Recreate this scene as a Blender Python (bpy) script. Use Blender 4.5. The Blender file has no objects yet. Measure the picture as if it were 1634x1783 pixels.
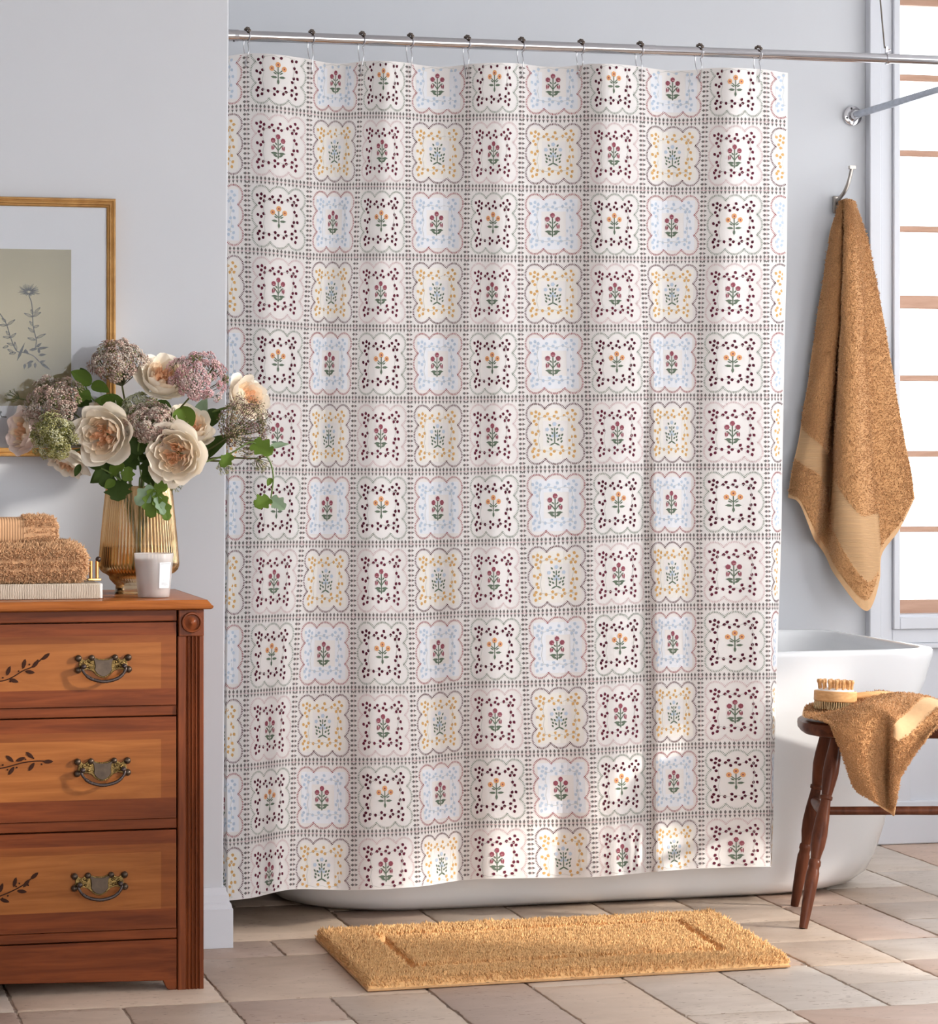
import bpy, bmesh, math, random
import numpy as np
from mathutils import Vector, Matrix
random.seed(7)
rng = np.random.default_rng(7)
SC = bpy.context.scene
COL = SC.collection
PI = math.pi

# ------------------------------------------------------------------ camera geometry (metres; floor z = 0)
HC, F, CX, HY = 1.07, 5000.0, 817.0, 778.0
TH = math.radians(14.1)
CT, ST = math.cos(TH), math.sin(TH)

def PD(px, py, D):
    a = (px - CX) / F
    return Vector((D * (a * CT + ST), D * (CT - a * ST), HC + (HY - py) / F * D))
def PY(px, py, Y):
    a = (px - CX) / F
    return PD(px, py, Y / (CT - a * ST))
def PZ(px, py, z=0.0):
    return PD(px, py, (HC - z) * F / (py - HY))

cam_d = bpy.data.cameras.new('camera'); cam = bpy.data.objects.new('camera', cam_d); COL.objects.link(cam)
cam.location = (0, 0, HC); cam.rotation_euler = (PI / 2, 0, -TH)
cam_d.sensor_fit = 'VERTICAL'; cam_d.sensor_height = 36; cam_d.sensor_width = 36
cam_d.lens = 36 * F / 1783
cam_d.shift_y = -(1783 / 2 - HY) / 1783
cam_d.clip_start = 0.1; cam_d.clip_end = 60
SC.camera = cam

# ------------------------------------------------------------------ materials
def lin(c):
    return tuple(((v / 255) / 12.92 if v / 255 <= 0.04045 else ((v / 255 + 0.055) / 1.055) ** 2.4) for v in c)
def rgba(c):
    return (*lin(c), 1.0)

def mat(name, col, rough=0.6, metal=0.0, var=0.0, vscale=6.0, bump=0.0, bscale=200.0, bdist=0.001, coat=0.0, spec=0.5,
        stretch=(1, 1, 1), trans=0.0, detail=3.0):
    m = bpy.data.materials.new(name); m.use_nodes = True
    nt = m.node_tree; b = nt.nodes['Principled BSDF']
    b.inputs['Base Color'].default_value = rgba(col)
    b.inputs['Roughness'].default_value = rough
    b.inputs['Metallic'].default_value = metal
    b.inputs['Specular IOR Level'].default_value = spec
    b.inputs['Coat Weight'].default_value = coat
    b.inputs['Coat Roughness'].default_value = 0.15
    if trans: b.inputs['Transmission Weight'].default_value = trans
    if var or bump:
        tc = nt.nodes.new('ShaderNodeTexCoord'); mp = nt.nodes.new('ShaderNodeMapping')
        mp.inputs['Scale'].default_value = stretch
        nt.links.new(tc.outputs['Object'], mp.inputs['Vector'])
    if var:
        n = nt.nodes.new('ShaderNodeTexNoise'); n.inputs['Scale'].default_value = vscale; n.inputs['Detail'].default_value = detail
        nt.links.new(mp.outputs['Vector'], n.inputs['Vector'])
        r = nt.nodes.new('ShaderNodeValToRGB')
        lo = [max(0, c * (1 - var)) for c in lin(col)]; hi = [min(1, c * (1 + var)) for c in lin(col)]
        r.color_ramp.elements[0].position = 0.3; r.color_ramp.elements[1].position = 0.7
        r.color_ramp.elements[0].color = (*lo, 1); r.color_ramp.elements[1].color = (*hi, 1)
        nt.links.new(n.outputs['Fac'], r.inputs['Fac']); nt.links.new(r.outputs['Color'], b.inputs['Base Color'])
    if bump:
        n2 = nt.nodes.new('ShaderNodeTexNoise'); n2.inputs['Scale'].default_value = bscale; n2.inputs['Detail'].default_value = 2
        nt.links.new(mp.outputs['Vector'], n2.inputs['Vector'])
        bp = nt.nodes.new('ShaderNodeBump'); bp.inputs['Strength'].default_value = bump; bp.inputs['Distance'].default_value = bdist
        nt.links.new(n2.outputs['Fac'], bp.inputs['Height']); nt.links.new(bp.outputs['Normal'], b.inputs['Normal'])
    return m

def wood(name, light, dark, rough=0.35, grain=(1.2, 14, 14), coat=0.25, scale=5.0):
    m = bpy.data.materials.new(name); m.use_nodes = True
    nt = m.node_tree; b = nt.nodes['Principled BSDF']
    tc = nt.nodes.new('ShaderNodeTexCoord'); mp = nt.nodes.new('ShaderNodeMapping'); mp.inputs['Scale'].default_value = grain
    nt.links.new(tc.outputs['Object'], mp.inputs['Vector'])
    n = nt.nodes.new('ShaderNodeTexNoise'); n.inputs['Scale'].default_value = scale; n.inputs['Detail'].default_value = 8
    n.inputs['Roughness'].default_value = 0.6; n.inputs['Distortion'].default_value = 0.6
    nt.links.new(mp.outputs['Vector'], n.inputs['Vector'])
    r = nt.nodes.new('ShaderNodeValToRGB')
    r.color_ramp.elements[0].position = 0.3; r.color_ramp.elements[1].position = 0.68
    r.color_ramp.elements[0].color = rgba(dark); r.color_ramp.elements[1].color = rgba(light)
    nt.links.new(n.outputs['Fac'], r.inputs['Fac']); nt.links.new(r.outputs['Color'], b.inputs['Base Color'])
    b.inputs['Roughness'].default_value = rough; b.inputs['Coat Weight'].default_value = coat * .25; b.inputs['Coat Roughness'].default_value = 0.2; b.inputs['Specular IOR Level'].default_value = 0.1
    bp = nt.nodes.new('ShaderNodeBump'); bp.inputs['Strength'].default_value = 0.15; bp.inputs['Distance'].default_value = 0.001
    nt.links.new(n.outputs['Fac'], bp.inputs['Height']); nt.links.new(bp.outputs['Normal'], b.inputs['Normal'])
    return m

# ------------------------------------------------------------------ mesh building
class MB:
    def __init__(s):
        s.v = []; s.f = []; s.m = []
    def add(s, verts, faces, mi=0):
        o = len(s.v)
        s.v.extend([tuple(p) for p in verts])
        for f in faces:
            s.f.append(tuple(i + o for i in f)); s.m.append(mi)
        return s
    def box(s, x0, x1, y0, y1, z0, z1, mi=0):
        v = [(x0, y0, z0), (x1, y0, z0), (x1, y1, z0), (x0, y1, z0), (x0, y0, z1), (x1, y0, z1), (x1, y1, z1), (x0, y1, z1)]
        return s.add(v, [(0, 3, 2, 1), (4, 5, 6, 7), (0, 1, 5, 4), (1, 2, 6, 5), (2, 3, 7, 6), (3, 0, 4, 7)], mi)
    def grid(s, P, mi=0, closed_u=False, flip=False):
        P = np.asarray(P); nu, nv = P.shape[:2]
        v = P.reshape(-1, 3).tolist(); f = []
        for i in range(nu if closed_u else nu - 1):
            i2 = (i + 1) % nu
            for j in range(nv - 1):
                q = (i * nv + j, i2 * nv + j, i2 * nv + j + 1, i * nv + j + 1)
                f.append(q[::-1] if flip else q)
        return s.add(v, f, mi)
    def lathe(s, prof, c, n=32, mi=0, axis=None, wob=None):
        """prof = [(r, h)] from bottom up around axis through c"""
        c = Vector(c); ax = Vector(axis or (0, 0, 1)).normalized()
        if abs(ax.z) > 0.999: e1, e2 = Vector((1, 0, 0)), Vector((0, 1, 0)) * (1 if ax.z > 0 else -1)
        else:
            e1 = ax.cross(Vector((0, 0, 1))).normalized(); e2 = ax.cross(e1)
        v = []; f = []; k = len(prof)
        for i in range(n):
            a = 2 * PI * i / n; w = wob(a) if wob else 1
            d = e1 * math.cos(a) + e2 * math.sin(a)
            for r, h in prof: v.append(c + d * r * w + ax * h)
        for i in range(n):
            i2 = (i + 1) % n
            for j in range(k - 1): f.append((i * k + j, i2 * k + j, i2 * k + j + 1, i * k + j + 1))
        if prof[0][0] > 1e-6: f.append(tuple(i * k for i in range(n))[::-1])
        if prof[-1][0] > 1e-6: f.append(tuple(i * k + k - 1 for i in range(n)))
        return s.add(v, f, mi)
    def tube(s, path, r, n=8, mi=0, closed=False, cap=True):
        P = [Vector(p) for p in path]; k = len(P)
        R = r if hasattr(r, '__len__') else [r] * k
        up = Vector((0, 0, 1)); v = []; f = []; prev = None
        for i in range(k):
            if closed: t = (P[(i + 1) % k] - P[i - 1])
            else: t = P[min(i + 1, k - 1)] - P[max(i - 1, 0)]
            t = t.normalized() if t.length > 1e-9 else Vector((0, 0, 1))
            if prev is None:
                e1 = t.cross(up) if abs(t.z) < 0.95 else t.cross(Vector((1, 0, 0)))
            else: e1 = prev - t * prev.dot(t)
            e1.normalize(); prev = e1; e2 = t.cross(e1)
            for j in range(n):
                a = 2 * PI * j / n
                v.append(P[i] + (e1 * math.cos(a) + e2 * math.sin(a)) * R[i])
        for i in range(k if closed else k - 1):
            i2 = (i + 1) % k
            for j in range(n): f.append((i * n + j, i * n + (j + 1) % n, i2 * n + (j + 1) % n, i2 * n + j))
        if not closed and cap:
            f.append(tuple(range(n))[::-1]); f.append(tuple((k - 1) * n + j for j in range(n)))
        return s.add(v, f, mi)
    def ball(s, c, r, n=10, mi=0, sc=(1, 1, 1)):
        v = []; f = []; c = Vector(c)
        for i in range(n + 1):
            p = PI * i / n
            for j in range(2 * n):
                q = PI * j / n
                v.append((c.x + r * sc[0] * math.sin(p) * math.cos(q), c.y + r * sc[1] * math.sin(p) * math.sin(q), c.z - r * sc[2] * math.cos(p)))
        for i in range(n):
            for j in range(2 * n):
                a, b = i * 2 * n + j, i * 2 * n + (j + 1) % (2 * n)
                if i == 0: f.append((a, b + 2 * n, a + 2 * n))
                elif i == n - 1: f.append((a, b, a + 2 * n))
                else: f.append((a, b, b + 2 * n, a + 2 * n))
        return s.add(v, f, mi)
    def prism(s, pts, fn, h0, h1, mi=0):
        """extrude the 2-D outline pts; fn(x, y, h) -> world"""
        n = len(pts)
        v = [fn(x, y, h0) for x, y in pts] + [fn(x, y, h1) for x, y in pts]
        f = [tuple(range(n))[::-1], tuple(range(n, 2 * n))] + [(i, (i + 1) % n, n + (i + 1) % n, n + i) for i in range(n)]
        return s.add(v, f, mi)
    def build(s, name, mats, parent=None, angle=40, bevel=0.0, seg=2, subsurf=0, solid=0.0, weld=0.0, recalc=True, loc=None):
        me = bpy.data.meshes.new(name)
        V = np.array(s.v, dtype=float)
        if parent is not None:
            r = parent
            off = Vector((0, 0, 0))
            while r is not None:
                off += r.location; r = r.parent
            off = np.array(off); oloc = (0, 0, 0)
        else:
            lo, hi = V.min(0), V.max(0)
            off = np.array(loc) if loc is not None else np.array([(lo[0] + hi[0]) / 2, (lo[1] + hi[1]) / 2, lo[2]])
            oloc = tuple(off)
        me.from_pydata((V - off).tolist(), [], s.f)
        if not isinstance(mats, (list, tuple)): mats = [mats]
        for m in mats: me.materials.append(m)
        me.polygons.foreach_set('material_index', s.m)
        if recalc or weld:
            bm = bmesh.new(); bm.from_mesh(me)
            if weld: bmesh.ops.remove_doubles(bm, verts=bm.verts, dist=weld)
            if recalc: bmesh.ops.recalc_face_normals(bm, faces=bm.faces)
            bm.to_mesh(me); bm.free()
        me.shade_smooth()
        if angle < 180: me.set_sharp_from_angle(angle=math.radians(angle))
        o = bpy.data.objects.new(name, me); COL.objects.link(o); o.location = oloc
        if parent is not None: o.parent = parent
        if bevel:
            b = o.modifiers.new('bevel', 'BEVEL'); b.width = bevel; b.segments = seg; b.limit_method = 'ANGLE'; b.angle_limit = math.radians(40)
            b.harden_normals = False
        if solid:
            b = o.modifiers.new('solid', 'SOLIDIFY'); b.thickness = solid; b.offset = -1
        if subsurf:
            b = o.modifiers.new('sub', 'SUBSURF'); b.levels = subsurf; b.render_levels = subsurf
        return o

def tag(o, label=None, cat=None, group=None, kind=None):
    if label: o['label'] = label
    if cat: o['category'] = cat
    if group: o['group'] = group
    if kind: o['kind'] = kind
    return o
def thing(name, loc, label, cat, group=None):
    o = bpy.data.objects.new(name, None); COL.objects.link(o); o.location = loc; o.empty_display_size = 0.05
    return tag(o, label, cat, group)
def structure(o):
    o['kind'] = 'structure'; return o

# non-uniform cubic interpolation (vectorised): xk (n,), yk (n, ...) at x (m,)
def cubic(xk, yk, x):
    xk = np.asarray(xk, float); yk = np.asarray(yk, float); x = np.asarray(x, float)
    n = len(xk); d = np.zeros_like(yk)
    sl = (yk[1:] - yk[:-1]) / (xk[1:] - xk[:-1]).reshape((-1,) + (1,) * (yk.ndim - 1))
    d[0] = sl[0]; d[-1] = sl[-1]; d[1:-1] = (sl[1:] + sl[:-1]) / 2
    i = np.clip(np.searchsorted(xk, x) - 1, 0, n - 2)
    h = xk[i + 1] - xk[i]; t = (x - xk[i]) / h
    sh = (-1,) + (1,) * (yk.ndim - 1)
    tt = np.clip(t, 0, 1).reshape(sh); hh = h.reshape(sh)
    y = (2 * tt**3 - 3 * tt**2 + 1) * yk[i] + (tt**3 - 2 * tt**2 + tt) * hh * d[i] + (-2 * tt**3 + 3 * tt**2) * yk[i + 1] + (tt**3 - tt**2) * hh * d[i + 1]
    ex0 = np.minimum(x - xk[0], 0).reshape(sh); ex1 = np.maximum(x - xk[-1], 0).reshape(sh)
    return y + ex0 * d[0] + ex1 * d[-1]

def ctrl_surface(C, nu, nv):
    """Catmull-Rom through a control net C[i][j] = Vector -> (nu, nv, 3)"""
    C = np.array([[tuple(p) for p in row] for row in C], float)
    a, b = C.shape[:2]
    A = cubic(np.arange(a), C, np.linspace(0, a - 1, nu))
    B = cubic(np.arange(b), np.swapaxes(A, 0, 1), np.linspace(0, b - 1, nv))
    return np.swapaxes(B, 0, 1)
def path_curve(P, n):
    P = np.array([tuple(p) for p in P], float)
    return cubic(np.arange(len(P)), P, np.linspace(0, len(P) - 1, n))
def smooth(a, b, x):
    t = np.clip((np.asarray(x, float) - a) / (b - a), 0, 1); return t * t * (3 - 2 * t)
def vnoise(P, f, seed=0):
    """cheap smooth pseudo-noise from summed sines, in about -1..1"""
    r = np.random.default_rng(seed); out = 0
    for k in range(6):
        d = r.normal(size=3); d /= np.linalg.norm(d)
        out = out + np.sin((P @ d) * f * (0.6 + 0.9 * r.random()) + r.random() * 6.28)
    return out / 3.2

def grid_normals(P):
    du = np.gradient(P, axis=0); dv = np.gradient(P, axis=1)
    n = np.cross(du, dv); return n / (np.linalg.norm(n, axis=2, keepdims=True) + 1e-12)

def tufts(mb, pts, nrm, length, width, lean=0.35, mi=0, jl=0.35):
    """small three-sided pyramids of pile standing on points"""
    n = len(pts); r = rng
    nrm = nrm / np.linalg.norm(nrm, axis=1, keepdims=True)
    t = np.cross(nrm, r.normal(size=(n, 3))); t /= np.linalg.norm(t, axis=1, keepdims=True)
    b = np.cross(nrm, t)
    L = (length * (1 + jl * r.uniform(-1, 1, n)))[:, None]
    tip = pts + nrm * L + t * (lean * length * r.normal(size=n))[:, None] + b * (lean * length * r.normal(size=n))[:, None]
    mid = pts * 0.45 + tip * 0.55
    o = len(mb.v); V = np.zeros((n, 7, 3))
    for k in range(3):
        a = 2 * PI * k / 3
        e = t * math.cos(a) + b * math.sin(a)
        V[:, k] = pts - nrm * 0.001 + e * width * 0.7; V[:, 3 + k] = mid + e * width
    V[:, 6] = tip
    mb.v.extend(map(tuple, V.reshape(-1, 3).tolist()))
    for i in range(n):
        q = o + i * 7
        for k in range(3):
            k2 = (k + 1) % 3
            mb.f.append((q + k, q + k2, q + 3 + k2, q + 3 + k)); mb.f.append((q + 3 + k, q + 3 + k2, q + 6)); mb.m.extend([mi, mi])
# ================================================================== ROOM
M_wall = mat('wall_paint', (210, 211, 214), rough=0.75, var=0.012, vscale=3, bump=0.04, bscale=120)
M_trim = mat('trim_paint', (214, 215, 220), rough=0.45, var=0.01, vscale=4)
M_sash = wood('sash_wood', (200, 162, 140), (180, 142, 120), rough=0.5, coat=0.0)
YW = 7.25          # back wall face
YL = 6.09          # left wall face
ZT = 2.62          # top of the walls

# ---- travertine floor: every tile is a tumbled slab, laid in a grout bed
def tile_mat():
    m = bpy.data.materials.new('travertine'); m.use_nodes = True
    nt = m.node_tree; b = nt.nodes['Principled BSDF']; L = nt.links
    at = nt.nodes.new('ShaderNodeAttribute'); at.attribute_name = 'tone'
    tc = nt.nodes.new('ShaderNodeTexCoord')
    mp = nt.nodes.new('ShaderNodeMapping'); mp.inputs['Scale'].default_value = (3.0, 5.5, 1)
    L.new(tc.outputs['Object'], mp.inputs['Vector'])
    n1 = nt.nodes.new('ShaderNodeTexNoise'); n1.inputs['Scale'].default_value = 2.5; n1.inputs['Detail'].default_value = 9; n1.inputs['Roughness'].default_value = 0.62; n1.inputs['Distortion'].default_value = 0.8
    L.new(mp.outputs['Vector'], n1.inputs['Vector'])
    r1 = nt.nodes.new('ShaderNodeValToRGB')
    r1.color_ramp.elements[0].position = 0.28; r1.color_ramp.elements[1].position = 0.72
    r1.color_ramp.elements[0].color = (0.88, 0.86, 0.83, 1); r1.color_ramp.elements[1].color = (1.08, 1.08, 1.08, 1)
    L.new(n1.outputs['Fac'], r1.inputs['Fac'])
    mx = nt.nodes.new('ShaderNodeMix'); mx.data_type = 'RGBA'; mx.blend_type = 'MULTIPLY'; mx.inputs[0].default_value = 1
    L.new(at.outputs['Color'], mx.inputs[6]); L.new(r1.outputs['Color'], mx.inputs[7])
    # small open pits
    mp2 = nt.nodes.new('ShaderNodeMapping'); mp2.inputs['Scale'].default_value = (45, 110, 1)
    L.new(tc.outputs['Object'], mp2.inputs['Vector'])
    n2 = nt.nodes.new('ShaderNodeTexNoise'); n2.inputs['Scale'].default_value = 1; n2.inputs['Detail'].default_value = 3
    L.new(mp2.outputs['Vector'], n2.inputs['Vector'])
    n3 = nt.nodes.new('ShaderNodeTexNoise'); n3.inputs['Scale'].default_value = 6; L.new(tc.outputs['Object'], n3.inputs['Vector'])
    md = nt.nodes.new('ShaderNodeMath'); md.operation = 'MULTIPLY_ADD'; md.inputs[1].default_value = 0.25; L.new(n3.outputs['Fac'], md.inputs[0]); L.new(n2.outputs['Fac'], md.inputs[2])
    r2 = nt.nodes.new('ShaderNodeValToRGB'); r2.color_ramp.elements[0].position = 0.775; r2.color_ramp.elements[1].position = 0.80
    r2.color_ramp.elements[0].color = (1, 1, 1, 1); r2.color_ramp.elements[1].color = (0.62, 0.55, 0.50, 1)
    L.new(md.outputs[0], r2.inputs['Fac'])
    mx2 = nt.nodes.new('ShaderNodeMix'); mx2.data_type = 'RGBA'; mx2.blend_type = 'MULTIPLY'; mx2.inputs[0].default_value = 1
    L.new(mx.outputs[2], mx2.inputs[6]); L.new(r2.outputs['Color'], mx2.inputs[7])
    L.new(mx2.outputs[2], b.inputs['Base Color'])
    b.inputs['Roughness'].default_value = 0.45; b.inputs['Specular IOR Level'].default_value = 0.35
    bp = nt.nodes.new('ShaderNodeBump'); bp.inputs['Strength'].default_value = 0.35; bp.inputs['Distance'].default_value = 0.0015
    L.new(n1.outputs['Fac'], bp.inputs['Height']); L.new(bp.outputs['Normal'], b.inputs['Normal'])
    return m

def build_floor():
    XL = [-0.73, -0.525, -0.32, -0.117, 0.086, 0.29, 0.493, 0.695, 0.897, 1.098, 1.301, 1.506, 1.71, 1.921, 2.126, 2.333, 2.533, 2.75, 2.95, 3.155, 3.36, 3.56, 3.765]
    yl = [4.12, 4.35, 4.58, 4.80, 5.03, 5.26, 5.485, 5.72, 5.955, 6.15, 6.38, 6.61, 6.84, 7.07, 7.25]
    yr = [4.22, 4.45, 4.68, 4.91, 5.14, 5.37, 5.59, 5.835, 6.067, 6.30, 6.53, 6.76, 6.99, 7.25]
    ys = [4.15, 4.45, 4.80, 5.03, 5.485, 5.72, 6.12, 6.5, 6.84, 7.25]
    tiles = []; r = random.Random(3)
    forced = [(0.897, 1.301, 5.485, 5.955, 'mid'), (0.897, 1.098, 5.26, 5.485, 'dark'), (1.098, 1.301, 5.03, 5.485, 'mid'), (0.695, 0.897, 5.03, 5.485, 'mid'),
              (0.493, 0.695, 5.03, 5.485, 'mid'), (0.493, 0.897, 5.485, 5.955, 'mid'), (0.897, 1.098, 5.955, 6.15, 'dark'), (1.098, 1.301, 5.955, 6.15, 'mid'),
              (0.897, 1.301, 6.15, 6.61, 'mid'), (1.301, 1.506, 6.12, 6.5, 'dark'), (1.506, 1.71, 6.12, 6.5, 'mid'), (1.71, 1.921, 6.12, 6.5, 'mid'),
              (1.301, 1.506, 5.03, 5.72, 'dark'), (1.506, 1.71, 5.03, 5.485, 'mid'), (1.71, 1.921, 5.14, 5.59, 'pale'), (1.921, 2.126, 5.14, 5.59, 'pale'),
              (1.921, 2.333, 4.68, 5.14, 'pink'), (1.506, 1.921, 4.68, 5.03, 'pink'), (1.71, 1.921, 5.03, 5.14, 'pale'), (2.126, 2.333, 5.37, 5.57, 'pale'), (2.126, 2.333, 5.14, 5.37, 'pale'),
              (2.126, 2.333, 5.57, 5.85, 'mid'), (2.126, 2.333, 5.85, 6.12, 'mid'), (1.921, 2.126, 5.59, 6.12, 'dark'), (1.921, 2.126, 6.12, 6.5, 'mid'), (2.126, 2.333, 6.12, 6.5, 'mid'),
              (0.897, 1.098, 5.03, 5.26, 'pale'), (0.897, 1.301, 4.58, 5.03, 'mid')]
    def covered(x, y): return any(a < x < b and c < y < d for a, b, c, d, _ in forced)
    for k in range(len(XL) - 1):
        x0, x1 = XL[k], XL[k + 1]; Y = yr if k >= 15 else (ys if 9 < k < 15 else yl); j = 0
        cuts = sorted(set(Y) | {c for f in forced if f[0] < (x0 + x1) / 2 < f[1] for c in f[2:4]})
        while j < len(cuts) - 1:
            step = 2 if (r.random() < 0.35 and j + 2 < len(cuts)) else 1
            xm = (x0 + x1) / 2
            if covered(xm, (cuts[j] + cuts[j + 1]) / 2): j += 1; continue
            if step == 2 and (covered(xm, (cuts[j + 1] + cuts[j + 2]) / 2) or cuts[j + 2] - cuts[j] > 0.62): step = 1
            t = ['pale', 'mid', 'mid', 'pink', 'dark'][r.randrange(5)] if k < 15 else ['pale', 'pale', 'mid', 'pink'][r.randrange(4)]
            tiles.append((x0, x1, cuts[j], cuts[j + step], t)); j += step
    tiles += forced
    tones = dict(pale=(214, 199, 185), mid=(205, 184, 165), pink=(205, 178, 160), dark=(184, 162, 147))
    mb = MB(); cols = []
    for (x0, x1, y0, y1, t) in tiles:
        g = 0.0022 + 0.001 * r.random(); dz = r.uniform(-0.0006, 0.0006)
        out = []
        def edge(ax, ay, bx, by):
            L = math.hypot(bx - ax, by - ay); n = max(4, int(L / 0.008))
            nx, ny = -(by - ay) / L, (bx - ax) / L
            ph = [r.random() * 6.28 for _ in range(3)]; chip = 0
            for i in range(n):
                s = i / n; e = min(s, 1 - s)
                d = 0.0006 * math.sin(s * 17 + ph[0]) + 0.0006 * math.sin(s * 41 + ph[1])
                chip = max(0, chip * 0.5 + (0.0035 * r.random() if r.random() < 0.13 else 0))
                d += chip + (0.005 * (0.03 - e) / 0.03 if e < 0.03 else 0) * 0.6
                out.append((ax + (bx - ax) * s + nx * d, ay + (by - ay) * s + ny * d))
        a, b, c, d = x0 + g, x1 - g, y0 + g, y1 - g
        edge(a, c, b, c); edge(b, c, b, d); edge(b, d, a, d); edge(a, d, a, c)
        n = len(out); cx, cy = (a + b) / 2, (c + d) / 2
        inn = [(x + (cx - x) * 0.0025 / max(0.05, abs(cx - x)) * (abs(cx - x) > 0.02), y + (cy - y) * 0.0025 / max(0.05, abs(cy - y)) * (abs(cy - y) > 0.02)) for x, y in out]
        v = [(x, y, dz) for x, y in inn] + [(x, y, dz - 0.0012) for x, y in out] + [(x, y, -0.006) for x, y in out]
        f = [tuple(range(n))] + [(n + i, n + (i + 1) % n, (i + 1) % n, i) for i in range(n)] + [(2 * n + i, 2 * n + (i + 1) % n, n + (i + 1) % n, n + i) for i in range(n)]
        mb.add(v, f, 0)
        k = 1 + r.uniform(-0.07, 0.06); w = r.uniform(-0.02, 0.02)
        base = lin(tones[t]); cols.append(((base[0] * k * (1 + w), base[1] * k, base[2] * k * (1 - w), 1), len(f)))
    mb.add([(-3, -1.0, -0.0038), (4.4, -1.0, -0.0038), (4.4, 7.6, -0.0038), (-3, 7.6, -0.0038)], [(0, 1, 2, 3)], 1)
    # a slab below so the room has a real floor
    mb.box(-3, 4.4, -1.0, 7.6, -0.12, -0.01, 1)
    M_grout = mat('grout', (176, 158, 142), rough=0.9, var=0.3, vscale=60, bump=0.5, bscale=300, bdist=0.002)
    o = mb.build('floor', [tile_mat(), M_grout], angle=30, recalc=False, loc=(0, 0, 0))
    ca = o.data.attributes.new('tone', 'FLOAT_COLOR', 'FACE')
    arr = np.ones((len(o.data.polygons), 4), np.float32); i = 0
    for c, n in cols: arr[i:i + n] = c; i += n
    ca.data.foreach_set('color', arr.ravel())
    structure(o); return o
build_floor()

# ---- left wall: a thick partition that ends beside the tub
XE0 = PY(388.5, 1550, YL).x; XE1 = PY(399, 0, YL).x
mb = MB()
xt = XE1 + (XE1 - XE0) * (ZT - PY(399, 0, YL).z) / 2.0
mb.add([(-1.6, YL, 0), (XE0, YL, 0), (XE0 - 0.0, YW + 0.1, 0), (-1.6, YW + 0.1, 0), (-1.6, YL, ZT), (xt, YL, ZT), (xt - 0.0, YW + 0.1, ZT), (-1.6, YW + 0.1, ZT)],
       [(0, 3, 2, 1), (4, 5, 6, 7), (0, 1, 5, 4), (1, 2, 6, 5), (2, 3, 7, 6), (3, 0, 4, 7)])
structure(mb.build('wall_left', M_wall, bevel=0.004))
# its baseboard, wrapped round the end
mb = MB()
BH = 0.128
prof = [(0.019, 0.0), (0.019, 0.083), (0.0165, 0.086), (0.0155, 0.094), (0.012, 0.0965), (0.011, 0.112), (0.006, 0.120), (0.005, BH), (-0.004, BH)]
P = []
for t, z in prof:
    P.append([(-1.6, YL - t, z), (XE0 + t, YL - t, z), (XE0 + t, YW - 0.3, z)])
mb.grid(np.array(P))
structure(mb.build('baseboard_left', M_trim, angle=25, recalc=True))

# ---- back wall with the window opening
def WX(px): return PY(px, 900, YW).x
def WZ(py, px=1590): return PY(px, py, YW).z
OX0 = WX(1562) + 0.0                       # opening left side
OZ0 = WZ(1071); OZ1 = 2.45; OX1 = OX0 + 0.95
mb = MB(); T = 0.14
def bx(x0, x1, z0, z1): mb.box(x0, x1, YW, YW + T, z0, z1)
bx(0.9, OX0, 0, ZT); bx(OX0, OX1, 0, OZ0); bx(OX0, OX1, OZ1, ZT); bx(OX1, 4.2, 0, ZT)
structure(mb.build('wall_back', M_wall))
# casing and apron of the window (painted), with stepped mouldings
mb = MB(); cx0 = WX(1507)
def cas(x0, x1, z0, z1, t): mb.box(x0, x1, YW - t, YW, z0, z1)
cas(cx0, WX(1527), 0.10, ZT, 0.034)                 # outer fillet
cas(WX(1527), WX(1548), 0.10, ZT, 0.026)            # flat
cas(WX(1548), OX0 - 0.004, OZ0 - 0.036, ZT, 0.036)  # inner bead
cas(OX0 - 0.0045, OX1 + 0.08, OZ0 - 0.0365, OZ0 - 0.004, 0.0352)
cas(WX(1548), OX1 + 0.08, WZ(1119), OZ0 - 0.036, 0.026)  # apron flat
cas(WX(1548), OX1 + 0.08, WZ(1128), WZ(1119), 0.034)
cas(WX(1548), OX1 + 0.08, 0.10, WZ(1128), 0.012)
cas(WX(1548), WX(1580), 0.10, WZ(1128), 0.026)
cas(OX1 + 0.004, OX1 + 0.08, OZ0 - 0.036, ZT, 0.036)
structure(mb.build('trim_1', M_trim, bevel=0.003, seg=2))
mb = MB(); mb.box(WX(1372) - 1.2, WX(1507), YW - 0.016, YW, 0, 0.115); mb.box(WX(1507), 4.2, YW - 0.04, YW, 0, 0.085); mb.box(WX(1507), 4.2, YW - 0.03, YW, 0.085, 0.115)
structure(mb.build('baseboard_back', M_trim, bevel=0.004))
# the sash: pink-toned wooden bars, each as in the photograph
win = thing('window_1', (OX0, YW, OZ0), 'tall window with pale wooden glazing bars behind the bathtub', 'window'); win['kind'] = 'structure'
bars = [(-120, -108), (-12, 8.5), (129, 140), (261, 271.5), (393, 403.5), (514, 537), (653, 663.5), (785, 796), (917, 927), (1045, 1069)]
YS = YW + 0.055
mb = MB()
for (a, b) in bars:
    t = 0.020 if b - a < 14 else 0.03
    mb.box(OX0 + 0.004, OX1 - 0.01, YS, YS + t, PY(1570, b, YS).z, PY(1570, a, YS).z)
mb.build('glazing_bar', M_sash, win, bevel=0.002)
mb = MB(); mb.box(OX0 - 0.006, OX0 + 0.006, YW - 0.01, YW + T, OZ0 - 0.006, OZ1); mb.box(OX1 - 0.02, OX1, YW, YW + T, OZ0, OZ1); mb.box(OX0 - 0.006, OX1, YW - 0.01, YW + T, OZ0 - 0.006, OZ0 + 0.002); mb.box(OX0, OX1, YW, YW + T, OZ1 - 0.03, OZ1)
mb.build('window_frame', M_trim, win, bevel=0.001)
M_pane = bpy.data.materials.new('window_glass'); M_pane.use_nodes = True
nt = M_pane.node_tree; nt.nodes.remove(nt.nodes['Principled BSDF'])
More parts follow.
